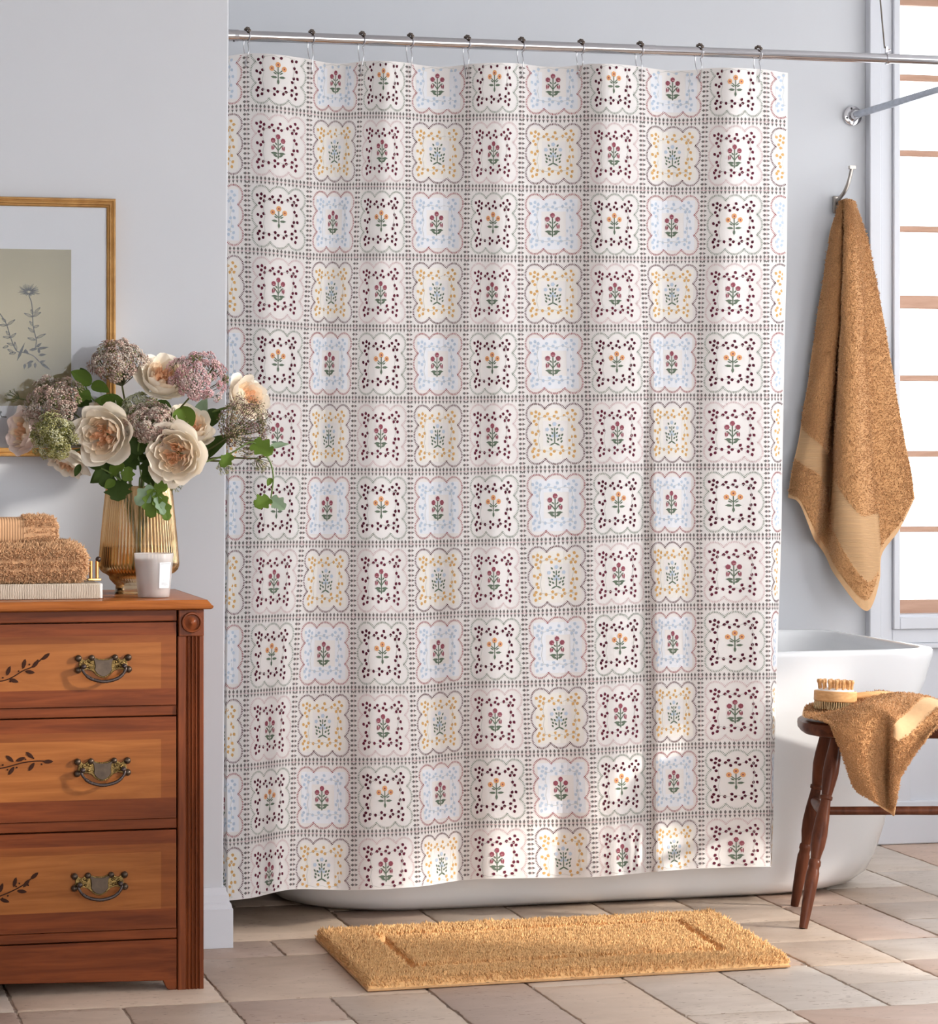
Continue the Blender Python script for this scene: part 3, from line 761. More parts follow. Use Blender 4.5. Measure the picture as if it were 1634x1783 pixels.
# ---- bath rug
M_rug = mat('rug_pile', (248, 192, 134), rough=0.95, var=0.18, vscale=160, spec=0.1)
M_rugb = mat('rug_backing', (206, 160, 112), rough=0.9, var=0.1, vscale=80)
def build_rug():
    c0 = [Vector((1.193, 6.122)), Vector((1.178, 5.508)), Vector((2.077, 5.556)), Vector((2.118, 6.148))]     # bl fl fr br
    def at(s, t): # s along, t away
        a = c0[1].lerp(c0[2], s); b = c0[0].lerp(c0[3], s); return a.lerp(b, t)
    cen = at(.5, .5)
    rug = thing('bath_rug', (cen.x, cen.y, 0), 'ochre tufted bath rug with a grooved border lying on the stone floor', 'bath rug')
    LX, LY = 0.90, 0.61
    mb = MB(); out = []
    for i in range(40): out.append((i / 40, 0))
    for i in range(26): out.append((1, i / 26))
    for i in range(40): out.append((1 - i / 40, 1))
    for i in range(26): out.append((0, 1 - i / 26))
    P = [at(s, t) for s, t in out]; n = len(P)
    v = [(p.x, p.y, 0.0015) for p in P] + [(p.x, p.y, 0.006) for p in P]
    mb.add(v, [tuple(range(n))[::-1], tuple(range(n, 2 * n))] + [(i, (i + 1) % n, n + (i + 1) % n, n + i) for i in range(n)], 0)
    mb.build('backing', M_rugb, rug, bevel=0.0015)
    # pile height field: border band, carved groove, inner field
    n = 88000
    s = rng.uniform(0.004, 0.996, n); t = rng.uniform(0.006, 0.994, n)
    dx = np.minimum(s, 1 - s) * LX; dy = np.minimum(t, 1 - t) * LY; dd = np.minimum(dx, dy)
    g = np.abs(dd - 0.118) / np.where(dy < dx, 1.9, 1.0)
    hgt = 0.017 * smooth(0.0, 0.012, dd) + 0.007 - 0.022 * (1 - smooth(0.008, 0.014, g))
    keep = (g > 0.0115) | (rng.random(n) < 0.04)
    s, t, hgt, dd = s[keep], t[keep], hgt[keep], dd[keep]
    A = np.array([tuple(p) for p in c0])
    xy = (A[1] * (1 - s)[:, None] + A[2] * s[:, None]) * (1 - t)[:, None] + (A[0] * (1 - s)[:, None] + A[3] * s[:, None]) * t[:, None]
    clump = 0.5 + 0.5 * vnoise(np.c_[xy, np.zeros(len(xy))], 260, 3)
    pts = np.c_[xy, np.maximum(0.004, hgt - 0.004)]
    nr = np.c_[rng.normal(0, .28, (len(xy), 2)), np.ones(len(xy))]
    # tufts at the rim lean outwards
    edge = (dd < 0.012)
    out = xy - np.array([cen.x, cen.y]); out /= np.linalg.norm(out, axis=1, keepdims=True)
    nr[edge, :2] += out[edge] * 0.5
    mb = MB(); tufts(mb, pts, nr, 0.0086 * (0.6 + 0.8 * clump), 0.0017, lean=0.24)
    # dense felt under the tufts so no backing shows through
    NU, NV = 220, 150; S_, T_ = np.meshgrid(np.linspace(0.002, 0.998, NU), np.linspace(0.003, 0.997, NV), indexing='ij')
    dx = np.minimum(S_, 1 - S_) * LX; dy = np.minimum(T_, 1 - T_) * LY; dd = np.minimum(dx, dy); g = np.abs(dd - 0.118) / np.where(dy < dx, 1.9, 1.0)
    H = 0.005 + 0.016 * smooth(0.0, 0.012, dd) - 0.019 * (1 - smooth(0.007, 0.013, g))
    X = (A[1] * (1 - S_)[..., None] + A[2] * S_[..., None]) * (1 - T_)[..., None] + (A[0] * (1 - S_)[..., None] + A[3] * S_[..., None]) * T_[..., None]
    P = np.dstack([X, np.maximum(0.0055, H + rng.normal(0, .0006, H.shape))])
    mb.grid(P, 0)
    o = mb.build('pile', M_rug, rug, angle=180, recalc=False); o['kind'] = 'stuff'
build_rug()

# ---- bench
M_walnut = wood('dark_walnut', (106, 62, 43), (64, 33, 22), rough=0.34, grain=(10, 10, 1.2), coat=0.35, scale=4)
M_walnuts = wood('dark_walnut_seat', (110, 66, 46), (68, 35, 24), rough=0.34, grain=(1.2, 12, 12), coat=0.35, scale=4)
BB = math.radians(-12.6); E1 = Vector((math.cos(BB), math.sin(BB), 0)); E2 = Vector((-math.sin(BB), math.cos(BB), 0))
B0 = PD(1394, 1253, 6.58); B0.z = 0
def BL(x, y, z): return B0 + E1 * x + E2 * (y + 0.008) + Vector((0, 0, z))
bench = thing('wooden_bench', tuple(BL(0.5, 0, 0)), 'dark wooden bench with turned splayed legs beside the bathtub', 'bench')
LB, HBW, ZB = 1.05, 0.155, 0.447
def seat_outline(inset=0.0):
    pts = []
    n = 16; r = 0.12
    for (cx, cy, a0) in ((LB - r, -HBW + r, -90), (LB - r, HBW - r, 0), (r, HBW - r, 90), (r, -HBW + r, 180)):
        for k in range(n + 1):
            a = math.radians(a0 + 90 * k / n); pts.append((cx + (r - inset) * math.cos(a), cy + (r - inset) * math.sin(a)))
    return pts
mb = MB()
levels = [(0.022, ZB - 0.034), (0.008, ZB - 0.031), (0.001, ZB - 0.022), (0.0, ZB - 0.012), (0.001, ZB - 0.005), (0.006, ZB - 0.001), (0.012, ZB)]
rings = [[BL(x, y, z) for x, y in seat_outline(i)] for i, z in levels]
n = len(rings[0])
mb.grid(np.array([[tuple(p) for p in r] for r in rings]).swapaxes(0, 1), 0, closed_u=True)
k = len(levels); mb.f.append(tuple(i * k + k - 1 for i in range(n))); mb.m.append(0); mb.f.append(tuple(i * k for i in range(n))[::-1]); mb.m.append(0)
mb.build('seat', M_walnuts, bench, angle=40)
LEGP = [(0, 13), (.06, 14.5), (.14, 17.5), (.20, 18), (.26, 15), (.30, 12.5), (.315, 11.5), (.32, 14.5), (.335, 14.5), (.34, 11.5), (.36, 12), (.44, 15.5), (.52, 17.5), (.58, 16), (.62, 12.5), (.645, 11), (.655, 13.8), (.675, 14.2), (.685, 12.5), (.70, 12.8), (.715, 14.5), (.78, 14.5), (.90, 12.2), (1.0, 9.5)]
def leg(p0, p1):
    m = MB(); p0 = Vector(p0); p1 = Vector(p1); L = (p1 - p0).length
    m.lathe([(r / 1000, t * L) for t, r in LEGP], p0, 24, axis=(p1 - p0).normalized()); return m
tops = [(0.070, -0.105), (0.070, 0.045), (LB - 0.075, -0.105), (LB - 0.075, 0.045)]
feet = [(-0.022, -0.208), (0.003, 0.107), (LB + 0.02, -0.208), (LB + 0.02, 0.107)]
legs = []
for (a, b), (c, d_) in zip(tops, feet):
    leg(BL(a, b, ZB - 0.028), BL(c, d_, 0.0)).build('leg', M_walnut, bench, angle=35); legs.append((BL(a, b, ZB - 0.028), BL(c, d_, 0)))
def onleg(i, z): a, b = legs[i]; t = (a.z - z) / (a.z - b.z); return a.lerp(b, t)
zs = 0.250
for i, j in ((0, 1), (2, 3)):
    a, b = onleg(i, zs), onleg(j, zs)
    mb = MB(); mb.tube([a.lerp(b, t) for t in (0, .15, .5, .85, 1)], [.008, .0105, .013, .0105, .008], 14); mb.build('side_stretcher', M_walnut, bench)
a = onleg(0, zs).lerp(onleg(1, zs), 0.12); b = onleg(2, zs).lerp(onleg(3, zs), 0.12)
mb = MB(); L = (b - a).length
SP = [(0, 8), (.01, 9.5), (.2, 9.8), (.255, 10.5), (.30, 9.8), (.322, 8.2), (.337, 7.6), (.34, 9.5), (.347, 11), (.354, 9.5), (.358, 8), (.37, 8.4), (.5, 8.8)]
SP = SP + [(1 - t, r) for t, r in SP[-2::-1]]
mb.lathe([(r / 1000, t * L) for t, r in SP], a, 18, axis=(b - a).normalized()); mb.build('long_stretcher', M_walnut, bench, angle=35)

# ---- towels on the right
def terry(name, col, k=1.0):
    m = bpy.data.materials.new(name); m.use_nodes = True; nt = m.node_tree; b = nt.nodes['Principled BSDF']; L = nt.links
    tc = nt.nodes.new('ShaderNodeTexCoord')
    n1 = nt.nodes.new('ShaderNodeTexNoise'); n1.inputs['Scale'].default_value = 330 * k; n1.inputs['Detail'].default_value = 3; n1.inputs['Roughness'].default_value = 0.65
    n2 = nt.nodes.new('ShaderNodeTexNoise'); n2.inputs['Scale'].default_value = 14; n2.inputs['Detail'].default_value = 2
    L.new(tc.outputs['Object'], n1.inputs['Vector']); L.new(tc.outputs['Object'], n2.inputs['Vector'])
    r = nt.nodes.new('ShaderNodeValToRGB'); r.color_ramp.elements[0].position = 0.34; r.color_ramp.elements[1].position = 0.60
    c = lin(col); r.color_ramp.elements[0].color = (c[0] * .74, c[1] * .67, c[2] * .60, 1); r.color_ramp.elements[1].color = (min(1, c[0] * 1.10), c[1] * 1.10, c[2] * 1.10, 1)
    L.new(n1.outputs['Fac'], r.inputs['Fac']); L.new(r.outputs['Color'], b.inputs['Base Color'])
    bp = nt.nodes.new('ShaderNodeBump'); bp.inputs['Strength'].default_value = 0.75; bp.inputs['Distance'].default_value = 0.003
    L.new(n1.outputs['Fac'], bp.inputs['Height']); L.new(bp.outputs['Normal'], b.inputs['Normal'])
    b.inputs['Roughness'].default_value = 0.95; b.inputs['Specular IOR Level'].default_value = 0.1
    b.inputs['Sheen Weight'].default_value = 0.25; b.inputs['Sheen Roughness'].default_value = 0.5; b.inputs['Sheen Tint'].default_value = (1, .85, .7, 1)
    return m
M_terry = terry('terry_cloth', (210, 158, 108))
def ribbed(name, col, scale, direction='Z'):
    m = bpy.data.materials.new(name); m.use_nodes = True; nt = m.node_tree; b = nt.nodes['Principled BSDF']; L = nt.links
    tc = nt.nodes.new('ShaderNodeTexCoord'); w = nt.nodes.new('ShaderNodeTexWave'); w.wave_type = 'BANDS'; w.bands_direction = direction
    w.inputs['Scale'].default_value = scale; w.inputs['Distortion'].default_value = 0.3
    L.new(tc.outputs['Object'], w.inputs['Vector'])
    bp = nt.nodes.new('ShaderNodeBump'); bp.inputs['Strength'].default_value = 0.5; bp.inputs['Distance'].default_value = 0.0015
    L.new(w.outputs['Fac'], bp.inputs['Height']); L.new(bp.outputs['Normal'], b.inputs['Normal'])
    r = nt.nodes.new('ShaderNodeValToRGB'); c = lin(col); r.color_ramp.elements[0].color = (c[0] * .8, c[1] * .78, c[2] * .76, 1); r.color_ramp.elements[1].color = (*c, 1)
    L.new(w.outputs['Fac'], r.inputs['Fac']); L.new(r.outputs['Color'], b.inputs['Base Color'])
    b.inputs['Roughness'].default_value = 0.8; b.inputs['Specular IOR Level'].default_value = 0.15
    return m
M_band = ribbed('towel_band', (214, 172, 128), 95)
M_hem = mat('towel_hem', (216, 172, 126), rough=0.85, var=0.05, vscale=90)

def split_faces(mb, P, sel, mi_sel, mi):
    nu, nv = P.shape[:2]
    o = len(mb.v); mb.v.extend(map(tuple, P.reshape(-1, 3).tolist()))
    for i in range(nu - 1):
        for j in range(nv - 1):
            mb.f.append((o + i * nv + j, o + (i + 1) * nv + j, o + (i + 1) * nv + j + 1, o + i * nv + j + 1)); mb.m.append(sel[i, j])

def hanging_towel():
    C = [[(1462, 352, .06), (1446, 410, .04), (1430, 500, .04), (1416, 600, .04), (1401, 700, .04), (1388, 775, .045), (1377, 825, .05), (1372, 866, .05)],
         [(1466, 350, .07), (1454, 410, .075), (1446, 500, .085), (1434, 600, .085), (1419, 700, .085), (1408, 775, .085), (1398, 830, .085), (1393, 878, .085)],
         [(1468, 349, .075), (1466, 410, .082), (1466, 500, .092), (1457, 600, .092), (1446, 700, .092), (1435, 780, .092), (1430, 840, .09), (1417, 935, .085)],
         [(1469, 349, .07), (1468, 410, .045), (1467, 500, .018), (1460, 600, .012), (1452, 700, .012), (1448, 790, .015), (1445, 870, .025), (1430, 955, .04)],
         [(1472, 348, .085), (1472, 410, .105), (1468, 500, .125), (1465, 600, .13), (1462, 700, .135), (1460, 800, .135), (1458, 900, .13), (1460, 1010, .11)],
         [(1478, 347, .088), (1484, 410, .11), (1488, 500, .14), (1490, 600, .15), (1490, 700, .155), (1492, 810, .155), (1500, 930, .145), (1510, 1064, .12)],
         [(1483, 348, .085), (1493, 410, .095), (1500, 500, .10), (1504, 600, .10), (1508, 700, .105), (1514, 800, .105), (1522, 900, .10), (1533, 1012, .09)],
         [(1484, 349, .078), (1496, 410, .075), (1504, 500, .08), (1510, 600, .08), (1516, 700, .08), (1522, 790, .08), (1530, 875, .075), (1537, 964, .07)],
         [(1487, 351, .065), (1503, 410, .06), (1516, 500, .06), (1530, 600, .065), (1545, 700, .065), (1558, 780, .065), (1568, 850, .065), (1568, 922, .065)],
         [(1489, 354, .052), (1512, 420, .045), (1529, 500, .044), (1548, 600, .044), (1565, 700, .044), (1580, 780, .046), (1590, 830, .048), (1595, 868, .048)]]
    G = [[PY(px, py, YW - o) for px, py, o in col] for col in C]
    nu, nv = 190, 260
    P = ctrl_surface(G, nu, nv)
    N = grid_normals(P); N = np.where(N[..., 1:2] > 0, -N, N)
    P = P + N * (0.0016 * vnoise(P.reshape(-1, 3), 55, 5).reshape(nu, nv, 1))
    fuzz = rng.normal(0, .0009, (nu, nv, 1))
    cc = np.linspace(0, 9, nu)[:, None]; tt = np.linspace(0, 7, nv)[None, :]
    tb = 4.95 + cc * 0.24
    band = (np.abs(tt - tb) < 0.44) & (cc < 6.95)
    hem = (tt > 6.86) | (cc > 8.93) | (cc < 0.08)
    P = P + N * np.where((band | hem)[..., None], -0.0015, fuzz)
    sel = np.where(hem[:-1, :-1], 2, np.where(band[:-1, :-1], 1, 0))
    mb = MB(); split_faces(mb, P, sel, 1, 0)
    # terry loops standing off the surface
    m = ~(band | hem).ravel(); Q = P.reshape(-1, 3)[m]; NN = N.reshape(-1, 3)[m]
    k = rng.choice(len(Q), 26000); tufts(mb, Q[k] + rng.normal(0, .0012, (26000, 3)) * [1, .2, 1], NN[k] + rng.normal(0, .35, (26000, 3)), 0.0038, 0.0011, lean=0.4)
    o = mb.build('hanging_towel', [M_terry, M_band, M_hem], angle=180, recalc=False)
    md = o.modifiers.new('solid', 'SOLIDIFY'); md.thickness = 0.0; o.modifiers.remove(md)
    # the reverse side of the cloth
    return tag(o, 'tan terry bath towel with ribbed bands hanging from the wall hook', 'towel')
hanging_towel()

# wall hook
M_nickel = mat('brushed_nickel', (172, 164, 156), rough=0.28, metal=0.95)
hk = PY(1459, 345, YW)
hook = thing('wall_hook', tuple(hk), 'slim brushed nickel hook on the back wall holding the tan towel', 'hook')
mb = MB(); a = PY(1457, 352, YW)
mb.box(a.x - 0.012, a.x + 0.012, YW - 0.010, YW, a.z - 0.030, a.z + 0.016); mb.build('base_plate', M_nickel, hook, bevel=0.003)
mb = MB(); pts = [PY(1458, 352, YW - .006), PY(1463, 345, YW - .03), PY(1471, 334, YW - .048), PY(1478, 318, YW - .058), PY(1483, 297, YW - .060), PY(1484, 293, YW - .060)]
mb.tube(path_curve(pts, 24), [0.0062] * 4 + [0.0052] * 20, 10)
tp = PY(1484.5, 292, YW - .060)
mb.box(tp.x - .0085, tp.x + .0085, tp.y - .006, tp.y + .006, tp.z - .004, tp.z + .005)
pts = [PY(1460, 352, YW - .008), PY(1465, 354, YW - .03), PY(1472, 356, YW - .055), PY(1474, 352, YW - .075), PY(1474, 346, YW - .082)]
mb.tube(path_curve(pts, 14), 0.0050, 10)
mb.build('double_prong', M_nickel, hook, angle=50)

def bench_towel():
    R = [[(1401, 1231, 6.66), (1430, 1222, 6.68), (1470, 1219, 6.70), (1528, 1203, 6.71), (1575, 1214, 6.68), (1634, 1220, 6.66), (1690, 1228, 6.6)],
         [(1398, 1240, 6.58), (1428, 1238, 6.585), (1468, 1233, 6.57), (1520, 1217, 6.55), (1572, 1208, 6.53), (1634, 1219, 6.51), (1695, 1240, 6.5)],
         [(1402, 1249, 6.52), (1436, 1250, 6.47), (1475, 1239, 6.445), (1522, 1227, 6.44), (1568, 1236, 6.44), (1630, 1236, 6.43), (1697, 1258, 6.42)],
         [(1440, 1256, 6.435), (1457, 1266, 6.41), (1495, 1260, 6.40), (1540, 1252, 6.41), (1563, 1262, 6.39), (1602, 1288, 6.40), (1640, 1258, 6.405)],
         [(1453, 1280, 6.41), (1471, 1302, 6.395), (1506, 1310, 6.39), (1546, 1298, 6.42), (1556, 1302, 6.38), (1582, 1314, 6.385), (1612, 1292, 6.395)],
         [(1470, 1322, 6.40), (1486, 1348, 6.39), (1516, 1355, 6.385), (1546, 1350, 6.42), (1553, 1348, 6.38), (1566, 1346, 6.38), (1586, 1324, 6.39)],
         [(1479, 1348, 6.40), (1493, 1372, 6.39), (1521, 1384, 6.385), (1545, 1393, 6.41), (1554, 1387, 6.385), (1561, 1372, 6.385), (1569, 1346, 6.39)],
         [(1486, 1371, 6.40), (1501, 1383, 6.39), (1525, 1399, 6.39), (1546, 1413, 6.405), (1557, 1421, 6.39), (1562, 1400, 6.388), (1563.5, 1360, 6.39)]]
    G = [[PD(px, py, D - (0.024 if i >= 3 else 0.012 if i == 2 else 0)) for px, py, D in row] for i, row in enumerate(R)]
    nu, nv = 170, 190
    P = ctrl_surface(G, nu, nv); N = grid_normals(P)
    fwd = np.array([ST, CT, -0.6]); N = np.where((N @ fwd)[..., None] > 0, -N, N)
    P = P + N * (0.0012 * vnoise(P.reshape(-1, 3), 60, 8).reshape(nu, nv, 1))
    # never below the seat top while it lies on the seat
    rr = np.linspace(0, 7, nu)[:, None]; cc = np.linspace(0, 6, nv)[None, :]
    onseat = (rr < 2.3)
    P[..., 2] = np.where(onseat, np.maximum(P[..., 2], ZB + 0.004), P[..., 2])
    band = (np.abs(cc - (4.15 + (3.1 - rr) * 0.42)) < 0.33) & (rr < 3.6) & (rr > 0.4)
    hem = (rr > 6.72) | (cc > 5.86) | (cc < 0.10)
    P = P + N * np.where((band | hem)[..., None], -0.001, rng.normal(0, .0008, (nu, nv, 1)))
    sel = np.where(hem[:-1, :-1], 2, np.where(band[:-1, :-1], 1, 0))
    mb = MB(); split_faces(mb, P, sel, 1, 0)
    m = ~(band | hem).ravel(); Q = P.reshape(-1, 3)[m]; NN = N.reshape(-1, 3)[m]
    k = rng.choice(len(Q), 17000); tufts(mb, Q[k] + rng.normal(0, .0008, (17000, 3)), NN[k] + rng.normal(0, .35, (17000, 3)), 0.0034, 0.001, lean=0.4)
    o = mb.build('draped_towel', [M_terry, M_hem, M_hem], angle=180, recalc=False)
    tag(o, 'tan terry hand towel draped over the front edge of the dark bench', 'towel')
bench_towel()

# ---- bath brush lying on the towel
M_beech = wood('beech', (226, 178, 124), (200, 148, 96), rough=0.4, grain=(8, 8, 30), coat=0.15)
M_bristle = mat('bristles', (214, 186, 140), rough=0.7, var=0.25, vscale=300)
M_pad = mat('rubber_pad', (238, 232, 224), rough=0.6)
hc = PD(1455, 1221, 6.60); R_ = 37.5 / F * 6.60
brush = thing('bath_brush', tuple(hc - Vector((0, 0, 0.018))), 'round wooden bath brush with massage pegs on the draped towel', 'bath brush')
tilt = Vector((0.05, 0.02, 1)).normalized()
mb = MB(); hz = 0.024
mb.lathe([(0, 0), (R_ * .97, 0), (R_, .002), (R_, hz - .002), (R_ * .97, hz), (R_ * .86, hz + .0002), (0, hz + .0002)], hc, 48, axis=tilt); mb.build('brush_head', M_beech, brush, angle=35)
mb = MB(); mb.lathe([(R_ * .86, hz), (R_ * .8, hz + .004), (R_ * .5, hz + .006), (0, hz + .0065)], hc, 36, axis=tilt); mb.build('pad', M_pad, brush)
e1 = tilt.cross(Vector((0, 1, 0))).normalized() * -1; e1 = Vector((1, 0, -0.05)).normalized(); e2 = tilt.cross(e1)
r = random.Random(2); cnt = 0
for ring, n in ((0.0, 1), (.28, 6), (.54, 11), (.76, 15)):
    for i in range(n):
        a = 2 * PI * i / n + ring * 3; q = hc + tilt * (hz + .003) + (e1 * math.cos(a) + e2 * math.sin(a)) * R_ * ring
        m2 = MB(); ln = Vector((math.cos(a) * .12 * ring, math.sin(a) * .12 * ring, 1)).normalized()
        m2.lathe([(.0026, 0), (.0024, .013), (.0034, .015), (.0042, .0185), (.0034, .022), (0, .0232)], q, 10, axis=ln); m2.build('peg', M_beech, brush, angle=60)
mb = MB(); r = np.random.default_rng(4)
for ring in np.linspace(.18, .95, 9):
    n = int(6 + ring * 50)
    for i in range(n):
        a = 2 * PI * i / n + ring * 9; b0 = hc + (e1 * math.cos(a) + e2 * math.sin(a)) * R_ * ring
        mb.tube([b0, b0 - tilt * .010 + Vector((*r.normal(0, .0006, 2), 0)), b0 - tilt * .0175 + Vector((*r.normal(0, .0012, 2), 0))], [.0011, .0011, .0009], 4)
o = mb.build('bristles', M_bristle, brush); o['kind'] = 'stuff'
h0 = hc + tilt * .012 + E1 * (R_ * .95); mb = MB()
hp_ = [h0, h0 + E1 * .04 + E2 * .01, h0 + E1 * .08 + E2 * .025 - Vector((0, 0, .002)), h0 + E1 * .12 + E2 * .04 - Vector((0, 0, .006))]
hp_ = [p for p in hp_]
mb.tube(path_curve(hp_, 20), [.0075 + .003 * math.sin(i / 19 * PI) for i in range(20)], 14); mb.build('handle', M_beech, brush)
# ================================================================== DRESSER AND THE THINGS ON IT
M_w1 = wood('pine_panel', (164, 100, 50), (130, 74, 34), rough=0.36, grain=(1.0, 14, 14), coat=0.18, scale=4)
M_w2 = wood('stained_oak', (130, 66, 33), (92, 44, 21), rough=0.38, grain=(1.0, 14, 14), coat=0.18, scale=5)
M_w3 = wood('stained_post', (132, 68, 36), (90, 44, 22), rough=0.36, grain=(14, 14, 1.0), coat=0.22, scale=5)
M_w4 = wood('top_wood', (174, 104, 54), (134, 74, 36), rough=0.28, grain=(1.0, 12, 12), coat=0.4, scale=5)
M_dark = mat('carved_dark', (54, 28, 17), rough=0.6, spec=0.12)
M_void = mat('shadow_gap', (40, 22, 14), rough=0.9)
M_brass = mat('aged_brass', (78, 64, 52), rough=0.34, metal=0.7, var=0.25, vscale=70)
M_gold = mat('bright_brass', (122, 98, 56), rough=0.3, metal=0.85, var=0.45, vscale=160, bump=0.7, bscale=380, bdist=0.002)
M_iron = mat('dark_bail', (74, 62, 58), rough=0.35, metal=0.6)
YF = 5.624                                    # dresser front plane
def DF(px, py, dy=0.0): return PY(px, py, YF + dy)
XRt = DF(355, 1500).x; XPl = DF(311, 1500).x
XC = DF(-22, 1500).x; XL_ = 2 * XC - XRt
def zf(py): return DF(200, py).z
ZT0, ZT1 = zf(1063), 0.7685                   # underside and upper face of the top
DY = 0.425
dresser = thing('dresser', (XC, YF + 0.2, 0), 'honey-brown wooden dresser with brass drawer handles against the left wall', 'dresser')
mb = MB()
mb.box(XL_ + 0.01, XRt - 0.003, YF + 0.028, YF + DY, 0.06, ZT0)                              # carcass
mb.build('case', M_w2, dresser, bevel=0.002)
# front frame: rails
for (a, b, d) in ((1063, 1083, 0.0), (1230, 1248, 0.002), (1428, 1446, 0.002), (1621, 1638, 0.0)):
    mb = MB(); mb.box(2 * XC - DF(308.5, 1).x, DF(308.5, 1).x, YF + 0.004 + d, YF + 0.03, zf(b), zf(a)); mb.build('rail', M_w2, dresser, bevel=0.0015)
# fluted corner posts with a turned rosette
for s in (1, -1):
    def X(px): return DF(px, 1).x if s > 0 else 2 * XC - DF(px, 1).x
    mb = MB()
    prof = []                                   # plan section of the post front, left to right
    prof.append((309.5, 0.030)); prof.append((309.5, 0.003)); prof.append((311, 0.0)); prof.append((321, 0.0))
    for k in range(4):
        c = 326 + k * 6.4
        for j in range(7):
            a = PI * j / 6; prof.append((c - 2.5 * math.cos(a), 0.0045 * math.sin(a)))
    prof += [(350.5, 0.0), (353.6, 0.0), (355, 0.002), (355, 0.06), (309.5, 0.06)]
    ring = [(X(px), YF + d) for px, d in prof]
    n = len(ring); z0, z1 = 0.0, zf(1110)
    mb.add([(x, y, z0) for x, y in ring] + [(x, y, z1) for x, y in ring], [(i, (i + 1) % n, n + (i + 1) % n, n + i) for i in range(n)] + [tuple(range(n))[::-1], tuple(range(n, 2 * n))])
    mb.build('corner_post', M_w3, dresser, angle=25)
    mb = MB(); xa, xb = sorted((X(311), X(355))); mb.box(xa, xb, YF - 0.002, YF + 0.06, zf(1110), ZT0); cx = (X(312) + X(355)) / 2
    mb.build('rosette_block', M_w3, dresser, bevel=0.0015)
    mb = MB(); mb.lathe([(0, .002), (.0205, .002), (.0205, .0065), (.0195, .009), (.0170, .0092), (.0150, .0065), (.0145, .005), (.010, .0055), (.0045, .0085), (.002, .0105), (0, .0105)], (cx, YF, zf(1085.5)), 32, axis=(0, -1, 0))
    mb.build('rosette', M_w3, dresser, angle=30)
# side panel detail and the shaped apron
mb = MB()
xl, xr = 2 * XC - DF(308.5, 1).x, DF(308.5, 1).x
za, zb, zc = zf(1640), zf(1712), 0.0005
def apr(px): return DF(px, 1).x
pts = [(xl, zc), (xl + .022, zc), (xl + .026, zc + .004), (xl + .033, zb), (XC - .2, zb + .003), (XC, zb + .008), (XC + .2, zb + .003), (xr - .033 + .006, zb), (xr - .026 + .006, zc + .004), (xr - .022 + .006, zc), (xr, zc), (xr, za), (xl, za)]
mb.prism(pts, lambda x, y, h: (x, YF + h, y), 0.003, 0.026); mb.build('apron', M_w2, dresser, bevel=0.0015)
# top with a moulded edge
mb = MB()
ov = 0.016
lev = [(0.0, ZT0), (ov - .004, ZT0 + .0005), (ov, ZT0 + .003), (ov + .001, ZT0 + .007), (ov - .003, ZT0 + .010), (ov - .005, ZT0 + .013), (ov - .010, ZT0 + .019), (ov - .012, ZT1 - .0006), (ov - .015, ZT1)]
R = []
for e, z in lev:
    R.append([(XL_ - e, YF - e, z), (XRt + e, YF - e, z), (XRt + e, YF + DY + 0.01, z), (XL_ - e, YF + DY + 0.01, z)])
mb.grid(np.array(R).swapaxes(0, 1), 0, closed_u=True); k = len(lev)
mb.f.append(tuple(i * k + k - 1 for i in range(4))); mb.m.append(0); mb.f.append(tuple(i * k for i in range(4))[::-1]); mb.m.append(0)
mb.build('top', M_w4, dresser, angle=20)
# beaded edge on the right side of the top, as worn pale dots
# drawers
def leaf2(cx, cy, a, L, W):
    c, s = math.cos(a), math.sin(a); q = [(-.5, 0), (-.3, .32), (0, .45), (.3, .30), (.5, 0), (.3, -.3), (0, -.45), (-.3, -.32)]
    return [(cx + x * L * c - y * W * s, cy + x * L * s + y * W * c) for x, y in q]
SPR = {0: dict(stem=[(74, 1146), (58, 1160), (40, 1168), (20, 1180), (0, 1186), (-22, 1180)], lv=[(80, 1143, 40), (42, 1156, 75), (15, 1168, 70), (52, 1170, -10), (24, 1185, -20), (62, 1156, 50)]),
       1: dict(stem=[(88, 1326), (66, 1325), (40, 1328), (18, 1334), (-2, 1338), (-22, 1336)], lv=[(52, 1315, -40), (17, 1321, -40), (55, 1335, 55), (20, 1342, 55), (84, 1326, 0), (36, 1322, 20)]),
       2: dict(stem=[(58, 1527), (40, 1541), (24, 1550), (6, 1558), (-10, 1563), (-22, 1558)], lv=[(60, 1525, 40), (26, 1536, 75), (2, 1546, 70), (38, 1552, -8), (8, 1568, -20), (46, 1538, 50)])}
